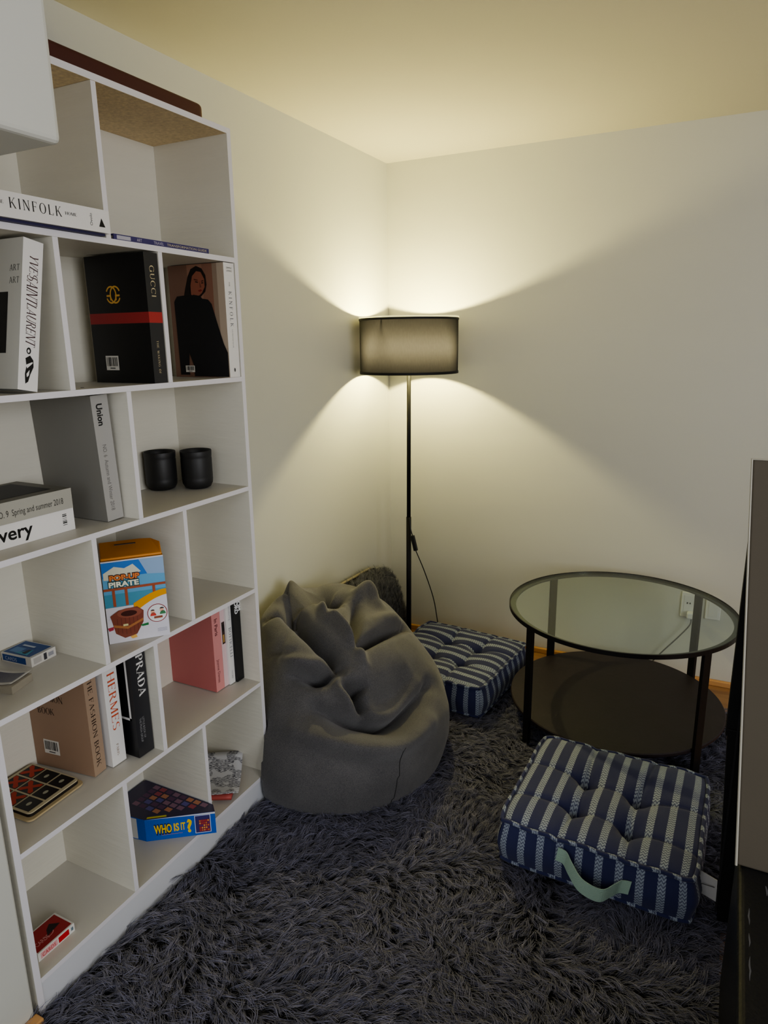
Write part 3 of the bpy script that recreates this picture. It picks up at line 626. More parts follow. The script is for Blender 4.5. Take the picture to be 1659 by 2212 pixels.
def printed_sheet():
    m = mat('printed_sheet', (.58, .58, .60), .6); nt = m.node_tree; b = nt.nodes['Principled BSDF']; tc = nt.nodes['Texture Coordinate']
    mp = nt.nodes.new('ShaderNodeMapping'); mp.inputs['Scale'].default_value = (110, 620, 1); n = nt.nodes.new('ShaderNodeTexNoise'); n.inputs['Scale'].default_value = 1.; n.inputs['Detail'].default_value = 2
    n2 = nt.nodes.new('ShaderNodeTexNoise'); n2.inputs['Scale'].default_value = 26; n2.inputs['Detail'].default_value = 1
    nt.links.new(tc.outputs['Object'], mp.inputs[0]); nt.links.new(mp.outputs[0], n.inputs[0]); nt.links.new(tc.outputs['Object'], n2.inputs[0])
    a = nt.nodes.new('ShaderNodeMath'); a.operation = 'GREATER_THAN'; a.inputs[1].default_value = .50; c = nt.nodes.new('ShaderNodeMath'); c.operation = 'GREATER_THAN'; c.inputs[1].default_value = .49; d = nt.nodes.new('ShaderNodeMath'); d.operation = 'MULTIPLY'
    nt.links.new(n.outputs['Fac'], a.inputs[0]); nt.links.new(n2.outputs['Fac'], c.inputs[0]); nt.links.new(a.outputs[0], d.inputs[0]); nt.links.new(c.outputs[0], d.inputs[1])
    x = nt.nodes.new('ShaderNodeMix'); x.data_type = 'RGBA'; x.inputs['A'].default_value = (.58, .58, .60, 1); x.inputs['B'].default_value = (.10, .10, .12, 1); nt.links.new(d.outputs[0], x.inputs['Factor']); nt.links.new(x.outputs['Result'], b.inputs['Base Color'])
    return m
def leaflet(label, pos, w, l, rz, z, t, m, bend, art=None, cat='leaflet'):
    n = 10; bm = bmesh.new(); g = [[None]*7 for _ in range(n+1)]
    for i in range(n+1):
        for j in range(7): g[i][j] = bm.verts.new((w*(j/6-.5), l*(i/n-.5), bend*(abs(i/n-.35)**2)*(1 if i/n > .35 else 1.6)))
    mats = [m]; 
    for i in range(n):
        for j in range(6):
            f = bm.faces.new((g[i][j], g[i][j+1], g[i+1][j+1], g[i+1][j])); f.material_index = 0
            if art and art(i, j): f.material_index = 1
    o = obj('leaflet', bm, [m], smooth=True); md = o.modifiers.new('s', 'SOLIDIFY'); md.thickness = t; md.offset = 1
    o.location = (*pos, z); o.rotation_euler = (0, 0, rz); tag(o, label, cat, 'papers in the bottom right compartment'); return o
leaflet('brown card lying at the bottom of the leaflet pile', (.125, -1.500), .10, .15, math.radians(-10), .0925, .004, C(150, 126, 104), .0)
leaflet('cream folded sheet second from the bottom of the leaflet pile', (.135, -1.495), .11, .16, math.radians(6), .0970, .006, C(198, 190, 172), .0)
leaflet('red card sticking out in the middle of the leaflet pile', (.168, -1.482), .10, .14, math.radians(28), .1035, .010, C(176, 84, 78), .0)
leaflet('creased white printed sheet lying on top of the leaflet pile', (.150, -1.468), .14, .19, math.radians(34), .1140, .001, printed_sheet(), .05)

# ------------------------------------------------------------------ floor lamp
LX, LY = .212, -.245
lamp = empty('floor_lamp', 'black floor lamp with grey drum shade standing lit in the corner', 'floor lamp', (LX, LY, 0))
def lp(name, bm, m, **k): return obj(name, bm, m, lamp, **k)
bm = bmesh.new(); lathe(bm, [(0, .0), (.115, .0), (.118, .006), (.115, .014), (.02, .018), (.012, .03), (0, .03)], 48); lp('base', bm, M['black'], smooth=True)
bm = bmesh.new(); tube(bm, [(-.006, 0, .02), (-.004, 0, .62)], .0105, 16); tube(bm, [(-.004, 0, .62), (0, 0, 1.30)], .0085, 16); lp('pole', bm, M['black'], smooth=True)
bm = bmesh.new(); lathe(bm, [(.1965, 1.226), (.1965, 1.431), (.1955, 1.431), (.1955, 1.226), (.1965, 1.226)], 96); lp('lamp_shade', bm, M['shade'], smooth=True)
for z0, z1 in ((1.2205, 1.2300), (1.4262, 1.4340)):
    bm = bmesh.new(); lathe(bm, [(.1985, z0), (.1985, z1), (.1945, z1), (.1945, z0), (.1985, z0)], 96); lp('shade_trim', bm, M['black'])
bm = bmesh.new(); lathe(bm, [(.1982, 1.4342), (.1982, 1.4395), (.1950, 1.4395), (.1950, 1.4342), (.1982, 1.4342)], 96); lp('shade_lip', bm, M['lip'])
bm = bmesh.new()
for k in range(3):
    a = 2*PI*k/3+.4; tube(bm, [(0, 0, 1.30), (.194*math.cos(a), .194*math.sin(a), 1.423)], .0018, 6)
lathe(bm, [(0, 1.28), (.017, 1.28), (.017, 1.318), (0, 1.318)], 20); lp('bulb_socket', bm, M['black'])
em = bpy.data.materials.new('glowing_bulb'); em.use_nodes = True; nt = em.node_tree; nt.nodes.clear()   # clear glass envelope with a warm glow
e1 = nt.nodes.new('ShaderNodeEmission'); e1.inputs[0].default_value = (1, .86, .55, 1); e1.inputs[1].default_value = 6; e2 = nt.nodes.new('ShaderNodeBsdfTransparent'); e3 = nt.nodes.new('ShaderNodeAddShader'); e4 = nt.nodes.new('ShaderNodeOutputMaterial')
nt.links.new(e1.outputs[0], e3.inputs[0]); nt.links.new(e2.outputs[0], e3.inputs[1]); nt.links.new(e3.outputs[0], e4.inputs[0])
bm = bmesh.new(); bmesh.ops.create_uvsphere(bm, u_segments=24, v_segments=16, radius=.022); bmesh.ops.translate(bm, vec=(0, 0, 1.352), verts=bm.verts); ob = lp('bulb', bm, em, smooth=True)
bm = bmesh.new(); pts = catmull([(.004, -.009, .62), (.012, -.014, .57), (.022, -.018, .545)], 5); tube(bm, pts, .0022, 8)
pts2 = catmull([(.036, -.018, .482), (.06, .02, .38), (.085, .06, .25), (.100, .07, .15), (.118, .07, .03)], 8); tube(bm, pts2, .0022, 8); lp('power_cord', bm, M['blackp'], smooth=True)
bm = bmesh.new(); box(bm, -.009, .009, -.006, .006, -.034, .034); ob = lp('cord_switch', bm, M['blackp'], bevel=.003); ob.location = (.029, -.018, .513); ob.rotation_euler = (0, math.radians(-14), 0)

# ------------------------------------------------------------------ table
TX, TY, TH = 1.1155, -.480, .0881
tb = empty('round_table', 'round glass topped coffee table with black metal legs and dark lower shelf', 'table', (TX, TY, 0), None, (0, 0, TH))
bm = bmesh.new(); lathe(bm, [(.375, .436), (.375, .450), (.3715, .450), (.3715, .436), (.375, .436)], 128); obj('outer_rim', bm, M['tablemetal'], tb, smooth=False)
bm = bmesh.new(); lathe(bm, [(.3712, .436), (.3712, .4425), (.352, .4425), (.352, .436), (.3712, .436)], 128); obj('support_ring', bm, M['rim'], tb)
bm = bmesh.new(); lathe(bm, [(0, .4430), (.371, .4430), (.371, .4490), (0, .4490)], 128); obj('glass_top', bm, M['glass'], tb)
bm = bmesh.new(); lathe(bm, [(0, .100), (.357, .100), (.360, .104), (.360, .112), (.357, .115), (0, .115)], 128); obj('lower_shelf', bm, M['darkwood'], tb, smooth=False)
for a in (45, 135, 225, 315):
    bm = bmesh.new(); box(bm, .3615, .3735, -.0145, .0145, .002, .4355); ob = obj('leg', bm, M['tablemetal'], tb, bevel=.001); ob.rotation_euler = (0, 0, math.radians(a))

# ------------------------------------------------------------------ tufted floor cushions
def cushion(label, loc, rz, W, D, Hh, tufts, seed, handle=False, cat='floor cushion', tiltx=0., rand=.0, tagside=False):
    """local x across the stripes, stripes run along local y; z 0..Hh"""
    root = empty('floor_cushion', label, cat, loc, 'striped floor cushions', (tiltx, 0, rz)); rn = random.Random(seed)
    def outline(sx, sy):                                     # pillowy rounded square
        return lambda t: t
    nx, ny = 96, 96; hx, hy = W/2, D/2
    def wob(x, y): return .004*noise.noise(Vector((x*9+seed, y*9, 0)))
    def ztop(x, y):
        u, v = x/hx, y/hy
        e = (1-abs(u)**5)*(1-abs(v)**5); z = Hh-.012+.022*max(0, e)**.6
        for (tx, ty) in tufts:
            r = math.hypot(x-tx, y-ty); z -= .040*math.exp(-(r/.024)**1.3)+.010*math.exp(-(r/.07)**2)
        def crease(x0, y0, x1, y1, a, w):
            nonlocal z
            dx, dy = x1-x0, y1-y0; l2 = dx*dx+dy*dy; t = max(0, min(1, ((x-x0)*dx+(y-y0)*dy)/l2)); r = math.hypot(x-x0-dx*t, y-y0-dy*t)
            z -= a*(1-.65*t)*math.exp(-abs(r/w)**1.1)
        (a, b, c, d) = tufts                                   # a b rear left/right, c d front left/right
        for p, q in ((a, b), (c, d), (a, c), (b, d)):
            crease(*p, (p[0]+q[0])/2, (p[1]+q[1])/2, .014, .006); crease(*q, (p[0]+q[0])/2, (p[1]+q[1])/2, .014, .006)
        for p, (ex, ey) in ((a, (a[0]-.01, hy)), (a, (-hx, a[1]+.02)), (b, (b[0]+.02, hy)), (b, (hx, b[1]+.015)), (c, (-hx, c[1]-.01)), (c, (c[0]-.02, -hy)), (d, (d[0]+.01, -hy)), (d, (hx, d[1]-.02))):
            crease(*p, ex, ey, .016, .0065)
        return z+wob(x, y)+.0015*math.sin(x*70+seed)*(abs(v)**4)
    cr = lambda u, v: (1-.045*(abs(u)**6)*(abs(v)**6)*1.0)
    def edge(x, y):                                            # slightly bowed sides, rounded corners
        u, v = x/hx, y/hy; k = 1-.05*(abs(u)*abs(v))**6
        b = 1-.022*(1-v*v)*abs(u)**3; c = 1-.022*(1-u*u)*abs(v)**3
        return x*k*b, y*k*c
    bm = bmesh.new(); uvl = bm.loops.layers.uv.new('UVMap'); g = []
    for i in range(nx+1):
        g.append([])
        for j in range(ny+1):
            x = -hx+W*i/nx; y = -hy+D*j/ny; X, Y = edge(x, y); v = bm.verts.new((X, Y, ztop(x, y))); g[i].append((v, x, y))
    for i in range(nx):
        for j in range(ny):
            q = (g[i][j], g[i+1][j], g[i+1][j+1], g[i][j+1]); f = bm.faces.new([t[0] for t in q])
            for lp_, t in zip(f.loops, q): lp_[uvl].uv = (t[1]+1, t[2]+1)
    top = obj('top_panel', bm, M['stripe'], root, smooth=True)
    # side band
    P = []; n = 60
    for k in range(n): P.append((-hx+W*k/n, -hy))
    for k in range(n): P.append((hx, -hy+D*k/n))
    for k in range(n): P.append((hx-W*k/n, hy))
    for k in range(n): P.append((-hx, hy-D*k/n))
    bm = bmesh.new(); uvl = bm.loops.layers.uv.new('UVMap'); rows_ = 14; s = 0; ring = []
    for idx, (x, y) in enumerate(P+[P[0]]):
        X, Y = edge(x, y); X1, Y1 = edge(x*.999, y*.999); c = Vector((X, Y, 0)); out = Vector((X/hx if abs(x) > hx*.98 else X/hx*abs(X/hx)**6, Y/hy if abs(y) > hy*.98 else Y/hy*abs(Y/hy)**6, 0))
        if out.length > 0: out.normalize()
        zt = ztop(x, y); col = []
        for r_ in range(rows_+1):
            t = r_/rows_; bulge = .014*math.sin(PI*t)+.003*noise.noise(Vector((s*26+seed, t*3, 1)))*math.sin(PI*t)*1.5
            z = zt*t+.004*(1-t); col.append((bm.verts.new(c+out*bulge+Vector((0, 0, z))), s, z))
        ring.append(col)
        if idx < len(P): nxp = (P+[P[0]])[idx+1]; s += math.hypot(nxp[0]-x, nxp[1]-y)
    off = 1+(-hx)                                              # align the front stripes with those on top
    for a, b in zip(ring, ring[1:]):
        for r_ in range(rows_):
            q = (a[r_], b[r_], b[r_+1], a[r_+1]); f = bm.faces.new([t[0] for t in q])
            for lp_, t in zip(f.loops, q): lp_[uvl].uv = (t[1]+off, t[2]+1)
    bm.faces.new([c[0][0] for c in ring[:-1]][::-1])
    bmesh.ops.remove_doubles(bm, verts=bm.verts, dist=.0003)
    obj('side_band', bm, M['stripe'], root, smooth=True)
    for low in (False, True):
        pts = []
        for x, y in P+[P[0]]:
            X, Y = edge(x, y); k = 1.012; pts.append((X*k, Y*k, (ztop(x, y)+.002) if not low else .012))
        bm = bmesh.new(); tube(bm, pts, .0055, 8, cap=False)
        uvl = bm.loops.layers.uv.new('UVMap')
        for f in bm.faces:
            for l_ in f.loops: l_[uvl].uv = ((l_.vert.co.x+l_.vert.co.y)*1.0+1, (l_.vert.co.x-l_.vert.co.y)*.7+1)
        obj('piping', bm, M['stripe'], root, smooth=True)
    for tx, ty in tufts:
        bm = bmesh.new(); bmesh.ops.create_uvsphere(bm, u_segments=10, v_segments=8, radius=.0045, matrix=Matrix.Translation((tx, ty, ztop(tx, ty)+.0005))); obj('tuft_button', bm, C(40, 44, 70), root, smooth=True)
    if handle:
        bm = bmesh.new(); pl = catmull([(-.078, -hy-.0125, .093), (-.058, -hy-.014, .090), (-.040, -hy-.030, .078), (-.010, -hy-.048, .058), (.035, -hy-.050, .050), (.060, -hy-.030, .058), (.075, -hy-.016, .064), (.096, -hy-.0125, .066)], 6)
        vv = [(bm.verts.new(p+Vector((.003, 0, .019))), bm.verts.new(p+Vector((-.003, 0, -.019)))) for p in pl]
        for a, b in zip(vv, vv[1:]): bm.faces.new((a[1], b[1], b[0], a[0]))
        ob = obj('carry_handle', bm, M['mint'], root); md = ob.modifiers.new('s', 'SOLIDIFY'); md.thickness = .0016
        md.offset = 0
    if tagside:
        bm = bmesh.new(); mats = [M['tagw']]
        vv = [[bm.verts.new((hx+.004+(.036+.002*b)*a, -.155-.008*a, .112-.058*b-.006*a)) for a in (0, .33, .66, 1)] for b in (0, 1)]
        for a in range(3): bm.faces.new((vv[1][a], vv[1][a+1], vv[0][a+1], vv[0][a]))
        ob = obj('care_tag', bm, mats, root); md = ob.modifiers.new('s', 'SOLIDIFY'); md.thickness = .0012
        bm = bmesh.new()
        box(bm, hx+.008, hx+.036, -.1655, -.1650, .086, .0875); obj('tag_print', bm, C(60, 60, 62), root)
    return root
cushion('navy cushion with pale woven stripes and mint green handle in front of the round table', (1.198, -1.118, .024), math.radians(-1.5), .470, .440, .135, [(-.065, .040), (.072, .020), (-.065, -.090), (.070, -.108)], 3, handle=True, tagside=True)
cushion('navy cushion with pale woven stripes on the floor beside the lamp and bean bag', (.492, -.455, .024), math.radians(84), .455, .455, .130, [(-.07, .055), (.075, .050), (-.07, -.075), (.07, -.08)], 11)

# ------------------------------------------------------------------ bean bag
#BAG_BEGIN
BAGSEC = [(.006, .345, -1.045, .285, .315), (.012, .345, -1.045, .312, .342), (.05, .345, -1.045, .328, .357), (.12, .348, -1.040, .335, .362), (.19, .342, -1.030, .327, .355),
          (.26, .325, -1.010, .305, .338), (.325, .295, -.990, .275, .315), (.385, .262, -.975, .240, .288), (.435, .228, -.965, .203, .262), (.468, .195, -.965, .160, .232), (.492, .170, -.965, .110, .180), (.503, .16, -.965, .05, .09)]
def bag_base(t, th):
    """t 0..1 bottom to top, th angle -> point of the unfolded bag"""
    f = t*(len(BAGSEC)-1); i = min(int(f), len(BAGSEC)-2); f -= i
    Q = [BAGSEC[max(i-1, 0)], BAGSEC[i], BAGSEC[i+1], BAGSEC[min(i+2, len(BAGSEC)-1)]]
    p = [.5*(2*b+(c-a)*f+(2*a-5*b+4*c-d)*f*f+(3*b-a-3*c+d)*f**3) for a, b, c, d in zip(*Q)]
    z, cx, cy, rx, ry = p; c, s = math.cos(th), math.sin(th)
    return Vector((max(.006, cx+rx*c), cy+ry*s, z))
#BAG_END
FOLDS = [
    (-0.075, 0.022, [(0.391, -1.301, 0.308), (0.466, -1.283, 0.287), (0.530, -1.248, 0.270), (0.589, -1.197, 0.249), (0.618, -1.133, 0.249), (0.625, -1.063, 0.261), (0.615, -0.946, 0.273)]),
    (-0.04, 0.055, [(0.519, -1.197, 0.312), (0.565, -1.118, 0.309), (0.577, -0.972, 0.318)]),
    (0.03, 0.03, [(0.356, -1.349, 0.256), (0.467, -1.327, 0.238), (0.560, -1.277, 0.213), (0.624, -1.196, 0.202), (0.655, -1.068, 0.215)]),
    (-0.06, 0.015, [(0.301, -1.267, 0.376), (0.356, -1.254, 0.372), (0.384, -1.234, 0.377), (0.406, -1.205, 0.385)]),
    (0.024, 0.022, [(0.263, -1.249, 0.405), (0.329, -1.236, 0.401), (0.382, -1.189, 0.409)]),
    (0.03, 0.018, [(0.407, -1.208, 0.382), (0.434, -1.222, 0.357), (0.470, -1.235, 0.323), (0.497, -1.248, 0.295)]),
    (-0.055, 0.018, [(0.450, -1.207, 0.356), (0.484, -1.211, 0.330), (0.521, -1.223, 0.295)]),
    (-0.11, 0.021, [(0.171, -1.065, 0.502), (0.247, -1.129, 0.486), (0.304, -1.158, 0.462), (0.355, -1.169, 0.435), (0.405, -1.186, 0.398)]),
    (0.036, 0.014, [(0.063, -0.812, 0.421), (0.264, -1.042, 0.493), (0.323, -1.066, 0.474), (0.379, -1.088, 0.449), (0.427, -1.105, 0.419), (0.463, -1.128, 0.387)]),
    (-0.06, 0.015, [(0.422, -1.102, 0.423), (0.435, -1.034, 0.428), (0.450, -0.931, 0.422), (0.451, -0.787, 0.379)]),
    (0.012, 0.022, [(0.396, -0.958, 0.452), (0.415, -0.859, 0.434), (0.424, -0.798, 0.408)]),
    (-0.045, 0.014, [(0.305, -0.894, 0.483), (0.363, -0.998, 0.465), (0.411, -1.092, 0.432)]),
    (-0.07, 0.012, [(0.439, -1.215, 0.358), (0.466, -1.202, 0.348), (0.489, -1.169, 0.350)]),
    (-0.03, 0.012, [(0.111, -1.147, 0.480), (0.137, -1.110, 0.497), (0.170, -1.100, 0.499)]),
    (-0.055, 0.013, [(0.106, -1.002, 0.502), (0.170, -1.100, 0.499), (0.221, -1.145, 0.488)]),
    (0.036, 0.026, [(0.092, -1.015, 0.499), (0.109, -0.984, 0.503), (0.046, -0.848, 0.431)]),
    (0.04, 0.026, [(0.294, -0.883, 0.485), (0.297, -0.821, 0.476), (0.350, -0.830, 0.459)]),
    (-0.06, 0.03, [(0.075, -0.793, 0.436), (0.218, -0.941, 0.502), (0.254, -0.908, 0.496)]),
    (0.022, 0.055, [(0.232, -1.225, 0.437), (0.295, -1.219, 0.429), (0.334, -1.203, 0.425)]),
    (-0.012, 0.01, [(0.177, -1.237, 0.400), (0.221, -1.236, 0.421), (0.285, -1.230, 0.422)]),
]
def bean_bag():
    nt, na = 200, 300
    P = np.zeros((nt+1, na, 3))
    for i in range(nt+1):
        for k in range(na): P[i, k] = bag_base(i/nt, 2*PI*k/na)
    def normals(P):
        a = np.roll(P, -1, 1)-np.roll(P, 1, 1); b = np.empty_like(P); b[1:-1] = P[2:]-P[:-2]; b[0] = P[1]-P[0]; b[-1] = P[-1]-P[-2]
        n = np.cross(a, b); return n/np.maximum(np.linalg.norm(n, axis=2, keepdims=True), 1e-9)
    N = normals(P); D = np.zeros(P.shape[:2]); D2 = np.zeros(P.shape[:2])
    for amp, w, pts in FOLDS:
        cv = np.array([tuple(p) for p in catmull(pts, 6)]); best = np.full(P.shape[:2], 9.); tt = np.zeros(P.shape[:2])
        m = len(cv)-1
        for i in range(m):
            a, b = cv[i], cv[i+1]; ab = b-a; t = np.clip(((P-a)@ab)/(ab@ab+1e-12), 0, 1); q = a+t[..., None]*ab; d = np.linalg.norm(P-q, axis=2)
            k = d < best; best[k] = d[k]; tt[k] = ((i+t)/m)[k]
        env = np.clip(np.sin(PI*np.clip(tt, .04, .96))**.5, 0, 1)
        D += 1.6*amp*env*np.exp(-(best/w)**2 if amp > 0 else -(best/w)**1.5)
        if amp < -.04: D2 += .40*amp*env*np.exp(-(best/(w*.38))**1.2)
    X = P+N*D[..., None]
    for i in range(nt+1):
        for k in range(na):
            p = P[i, k]; X[i, k] += N[i, k]*(.006*noise.noise(Vector(p*5))+.0015*noise.noise(Vector(p*22)))
    for _ in range(3):                                      # let the cloth relax
        Y = X.copy(); Y[1:-1] = (X[1:-1]*2+X[2:]+X[:-2]+np.roll(X, 1, 1)[1:-1]+np.roll(X, -1, 1)[1:-1])/6; X = Y
    X = X+N*D2[..., None]; Y = X.copy(); Y[1:-1] = (X[1:-1]*2+X[2:]+X[:-2]+np.roll(X, 1, 1)[1:-1]+np.roll(X, -1, 1)[1:-1])/6; X = Y
    X[..., 0] = np.maximum(X[..., 0], .004); X[..., 2] = np.maximum(X[..., 2], .006)
    # keep clear of the bookcase side
    bad = (X[..., 0] < .25) & (X[..., 1] < -1.335); X[..., 1][bad] = -1.335
    bm = bmesh.new(); V = [[bm.verts.new(X[i, k]) for k in range(na)] for i in range(nt+1)]
    for i in range(nt):
        for k in range(na): bm.faces.new((V[i][k], V[i][(k+1) % na], V[i+1][(k+1) % na], V[i+1][k]))
    bm.faces.new(V[0][::-1]); bm.faces.new(V[-1])
    root = empty('bean_bag', 'slumped dark grey fabric bean bag chair beside the bookcase', 'bean bag', (.34, -1.03, 0))
    o = obj('cover', bm, M['bag'], root, smooth=True); o.matrix_parent_inverse = Matrix.Translation((-.34, 1.03, 0))
    return root, X, nt, na
BB, BX_, NT, NA = bean_bag()
# stitched seam down the front and round the base
def seam(pts):
    bm = bmesh.new(); tube(bm, pts, .0013, 6); o = obj('seam', bm, M['seam'], BB, smooth=True); o.matrix_parent_inverse = Matrix.Translation((-.34, 1.03, 0))
def nearest_col(th): return int(round(th/(2*PI)*NA)) % NA
seam([tuple(BX_[i, nearest_col(math.radians(325+.06*(i-20)))]) for i in range(14, 76, 2)])
seam([tuple(BX_[22, k % NA]+np.array([0, 0, 0])) for k in range(0, NA+1, 2)])

# ------------------------------------------------------------------ fur
def strands(name, roots, up, dirs, length, width, mat_, segs=4, clump=6, spread=.006, lift=.55, parent=None, seed=1, lo=.15, hi=1.):
    """ribbon tufts: roots (n,3), up (n,3) unit, dirs (n,3) unit lying in the surface"""
    rng = np.random.default_rng(seed); n = len(roots)*clump
    R = np.repeat(roots, clump, 0); U = np.repeat(up, clump, 0); D = np.repeat(dirs, clump, 0)
    Sd = np.cross(U, D); off = rng.normal(0, spread, (n, 2))
    L = np.repeat(length*rng.uniform(.75, 1.25, len(roots)), clump)*rng.uniform(.85, 1.12, n)
    lf = np.repeat(rng.uniform(lift*.6, lift*1.35, len(roots)), clump)*rng.uniform(.8, 1.2, n)
    curl = np.repeat(rng.normal(0, .5, len(roots)), clump)+rng.normal(0, .18, n)
    K_ = segs+1; pts = np.zeros((n, K_, 3)); wd = np.zeros((n, K_))
    for s in range(K_):
        t = s/segs; conv = 1-.85*t
        along = L*(t**1.25)*np.cos(curl*t*.8); side = L*(t**1.6)*np.sin(curl*t*1.1)*.8
        hgt = L*lf*(1.7*t-1.15*t*t)
        pts[:, s] = R+D*(off[:, :1]*conv+along[:, None])+Sd*(off[:, 1:]*conv+side[:, None])+U*hgt[:, None]
        wd[:, s] = width*(1-.75*t**2)
    T = pts[:, 1:]-pts[:, :-1]; T = np.concatenate([T, T[:, -1:]], 1)
    W = np.cross(T, U[:, None, :]); W /= np.maximum(np.linalg.norm(W, axis=2, keepdims=True), 1e-9)
    ang = rng.uniform(-.7, .7, n)[:, None, None]; W = W*np.cos(ang)+U[:, None, :]*np.sin(ang)
    A = pts-W*wd[..., None]/2; B = pts+W*wd[..., None]/2
    V = np.stack([A, B], 2).reshape(-1, 3)
    base = (np.arange(n)*K_*2)[:, None]; s = np.arange(segs)[None, :]*2
    F = np.stack([base+s, base+s+1, base+s+3, base+s+2], 2).reshape(-1, 4)
    me = bpy.data.meshes.new(name); me.vertices.add(len(V)); me.vertices.foreach_set('co', V.astype(np.float32).ravel())
    me.loops.add(F.size); me.loops.foreach_set('vertex_index', F.astype(np.int32).ravel())
    me.polygons.add(len(F)); me.polygons.foreach_set('loop_start', (np.arange(len(F))*4).astype(np.int32)); me.update(calc_edges=True)
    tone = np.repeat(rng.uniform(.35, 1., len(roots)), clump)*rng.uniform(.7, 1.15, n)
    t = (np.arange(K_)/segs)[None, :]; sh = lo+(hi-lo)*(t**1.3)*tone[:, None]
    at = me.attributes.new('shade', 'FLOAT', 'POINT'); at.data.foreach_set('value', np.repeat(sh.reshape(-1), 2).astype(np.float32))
    me.polygons.foreach_set('use_smooth', np.ones(len(F), bool))
    return link(name, me, mat_, parent)

def fld(x, y, s=0):
    return noise.noise(Vector((x*3.1+s, y*3.1, .3)))*3.2+noise.noise(Vector((x*9+s, y*9, 2.)))*1.3
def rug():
    root = empty('shag_rug', 'large charcoal shaggy rug covering the floor in front of the bookcase', 'rug', (.87, -1.6, 0))
    RX0, RX1, RY0, RY1 = .251, 1.486, -3.1, -.235
    bm = bmesh.new(); prism(bm, [(.2475, RY0), (RX1, RY0), (RX1, -.30), (1.43, RY1), (.44, RY1), (.44, -.65), (RX0+.10, -.75), (.30, -.70), (.05, -.72), (.05, -1.33), (.2475, -1.352)], .0005, .010)
    o = obj('rug_backing', bm, M['furbase'], root); o.matrix_parent_inverse = Matrix.Translation((-.87, 1.6, 0))
    rts = []; step = .0125; y = RY0
    while y < RY1:
        x = RX0
        dens = 1.0
        while x < RX1:
            px, py = x+random.uniform(-.5, .5)*step, y+random.uniform(-.5, .5)*step
            skip = (px < .44 and py > -.70) or (abs(px-.345) < .28 and abs(py+1.035) < .26 and ((px-.345)/.28)**2+((py+1.035)/.28)**2 < 1) or (1.01 < px < 1.39 and -1.30 < py < -.94) or (.30 < px < .68 and -.63 < py < -.28)
            if not skip: rts.append((px, py, .009))
            x += step
        y += step
    rts = np.array(rts); th = np.array([fld(a, b) for a, b, c in rts]); D = np.stack([np.cos(th), np.sin(th), 0*th], 1)
    # keep tufts at the border from growing through the plinth and lay them outward at the open edge
    nearb = rts[:, 0] < RX0+.035; D[nearb, 0] = np.abs(D[nearb, 0])*.6
    D /= np.linalg.norm(D, axis=1, keepdims=True); U = np.tile((0, 0, 1.), (len(rts), 1))
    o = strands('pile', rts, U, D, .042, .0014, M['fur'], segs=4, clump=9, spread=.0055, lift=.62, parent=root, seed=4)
    o.matrix_parent_inverse = Matrix.Translation((-.87, 1.6, 0)); o['kind'] = 'stuff'
rug()
# shaggy cushion squeezed between bean bag and corner
fc = empty('shaggy_cushion', 'grey shaggy cushion with beige hem propped against the wall behind the bean bag', 'cushion', (.08, -.45, 0))
def fp(u, v):
    """u along the wall 0..1 (towards the corner), v bottom to top -> point and outward bulge"""
    y = -.73+.61*u; top = .378-.02*u-(.10*max(0, (u-.80)/.2)**2); z = .03+(top-.03)*v
    b = .075*(1-abs(2*u-1)**4)**.5*(1-abs(2*v-1)**4)**.5 if 0 < u < 1 and 0 < v < 1 else 0
    return y, z, b
bm = bmesh.new(); n = 24; F_ = []; Bk = []
for i in range(n+1):
    F_.append([]); Bk.append([])
    for j in range(n+1):
        y, z, b = fp(i/n, j/n); lean = .075*(1-j/n)
        F_[-1].append(bm.verts.new((.035+lean+b, y, z))); Bk[-1].append(bm.verts.new((.022+lean, y, z)))
for i in range(n):
    for j in range(n):
        bm.faces.new((F_[i][j], F_[i+1][j], F_[i+1][j+1], F_[i][j+1])); bm.faces.new((Bk[i][j], Bk[i][j+1], Bk[i+1][j+1], Bk[i+1][j]))
for i in range(n):
    bm.faces.new((F_[i][n], F_[i+1][n], Bk[i+1][n], Bk[i][n])); bm.faces.new((F_[i][0], Bk[i][0], Bk[i+1][0], F_[i+1][0])); bm.faces.new((F_[0][i], F_[0][i+1], Bk[0][i+1], Bk[0][i])); bm.faces.new((F_[n][i], Bk[n][i], Bk[n][i+1], F_[n][i+1]))
mi = Matrix.Translation((-.08, .45, 0))
o = obj('cushion_body', bm, M['furbase'], fc, smooth=True); o.matrix_parent_inverse = mi
rts = []; D = []; U = []
for k in range(5200):
    u, v = random.random(), random.random()**.8; y, z, b = fp(u, v); rts.append((.033+.075*(1-v)+b, y, z)); U.append(Vector((1, .3*(2*u-1)*1.5, .8*(2*v-1))).normalized()); d = Vector((0, .5+.6*noise.noise(Vector((y*6, z*6, 0))), .35+noise.noise(Vector((z*7, y*7, 4))))).normalized(); U_ = U[-1]; d = (d-U_*d.dot(U_)).normalized(); D.append(tuple(d)); U[-1] = tuple(U_)
o = strands('pile', np.array(rts), np.array(U), np.array(D), .034, .0016, M['furp'], segs=3, clump=6, spread=.004, lift=.7, parent=fc, seed=9, lo=.1); o.matrix_parent_inverse = mi; o['kind'] = 'stuff'
bm = bmesh.new(); tube(bm, [(.024, fp(i/30, 1)[0], fp(i/30, 1)[1]+.006) for i in range(0, 24)], .006, 8); o = obj('hem', bm, M['hem'], fc, smooth=True); o.matrix_parent_inverse = mi

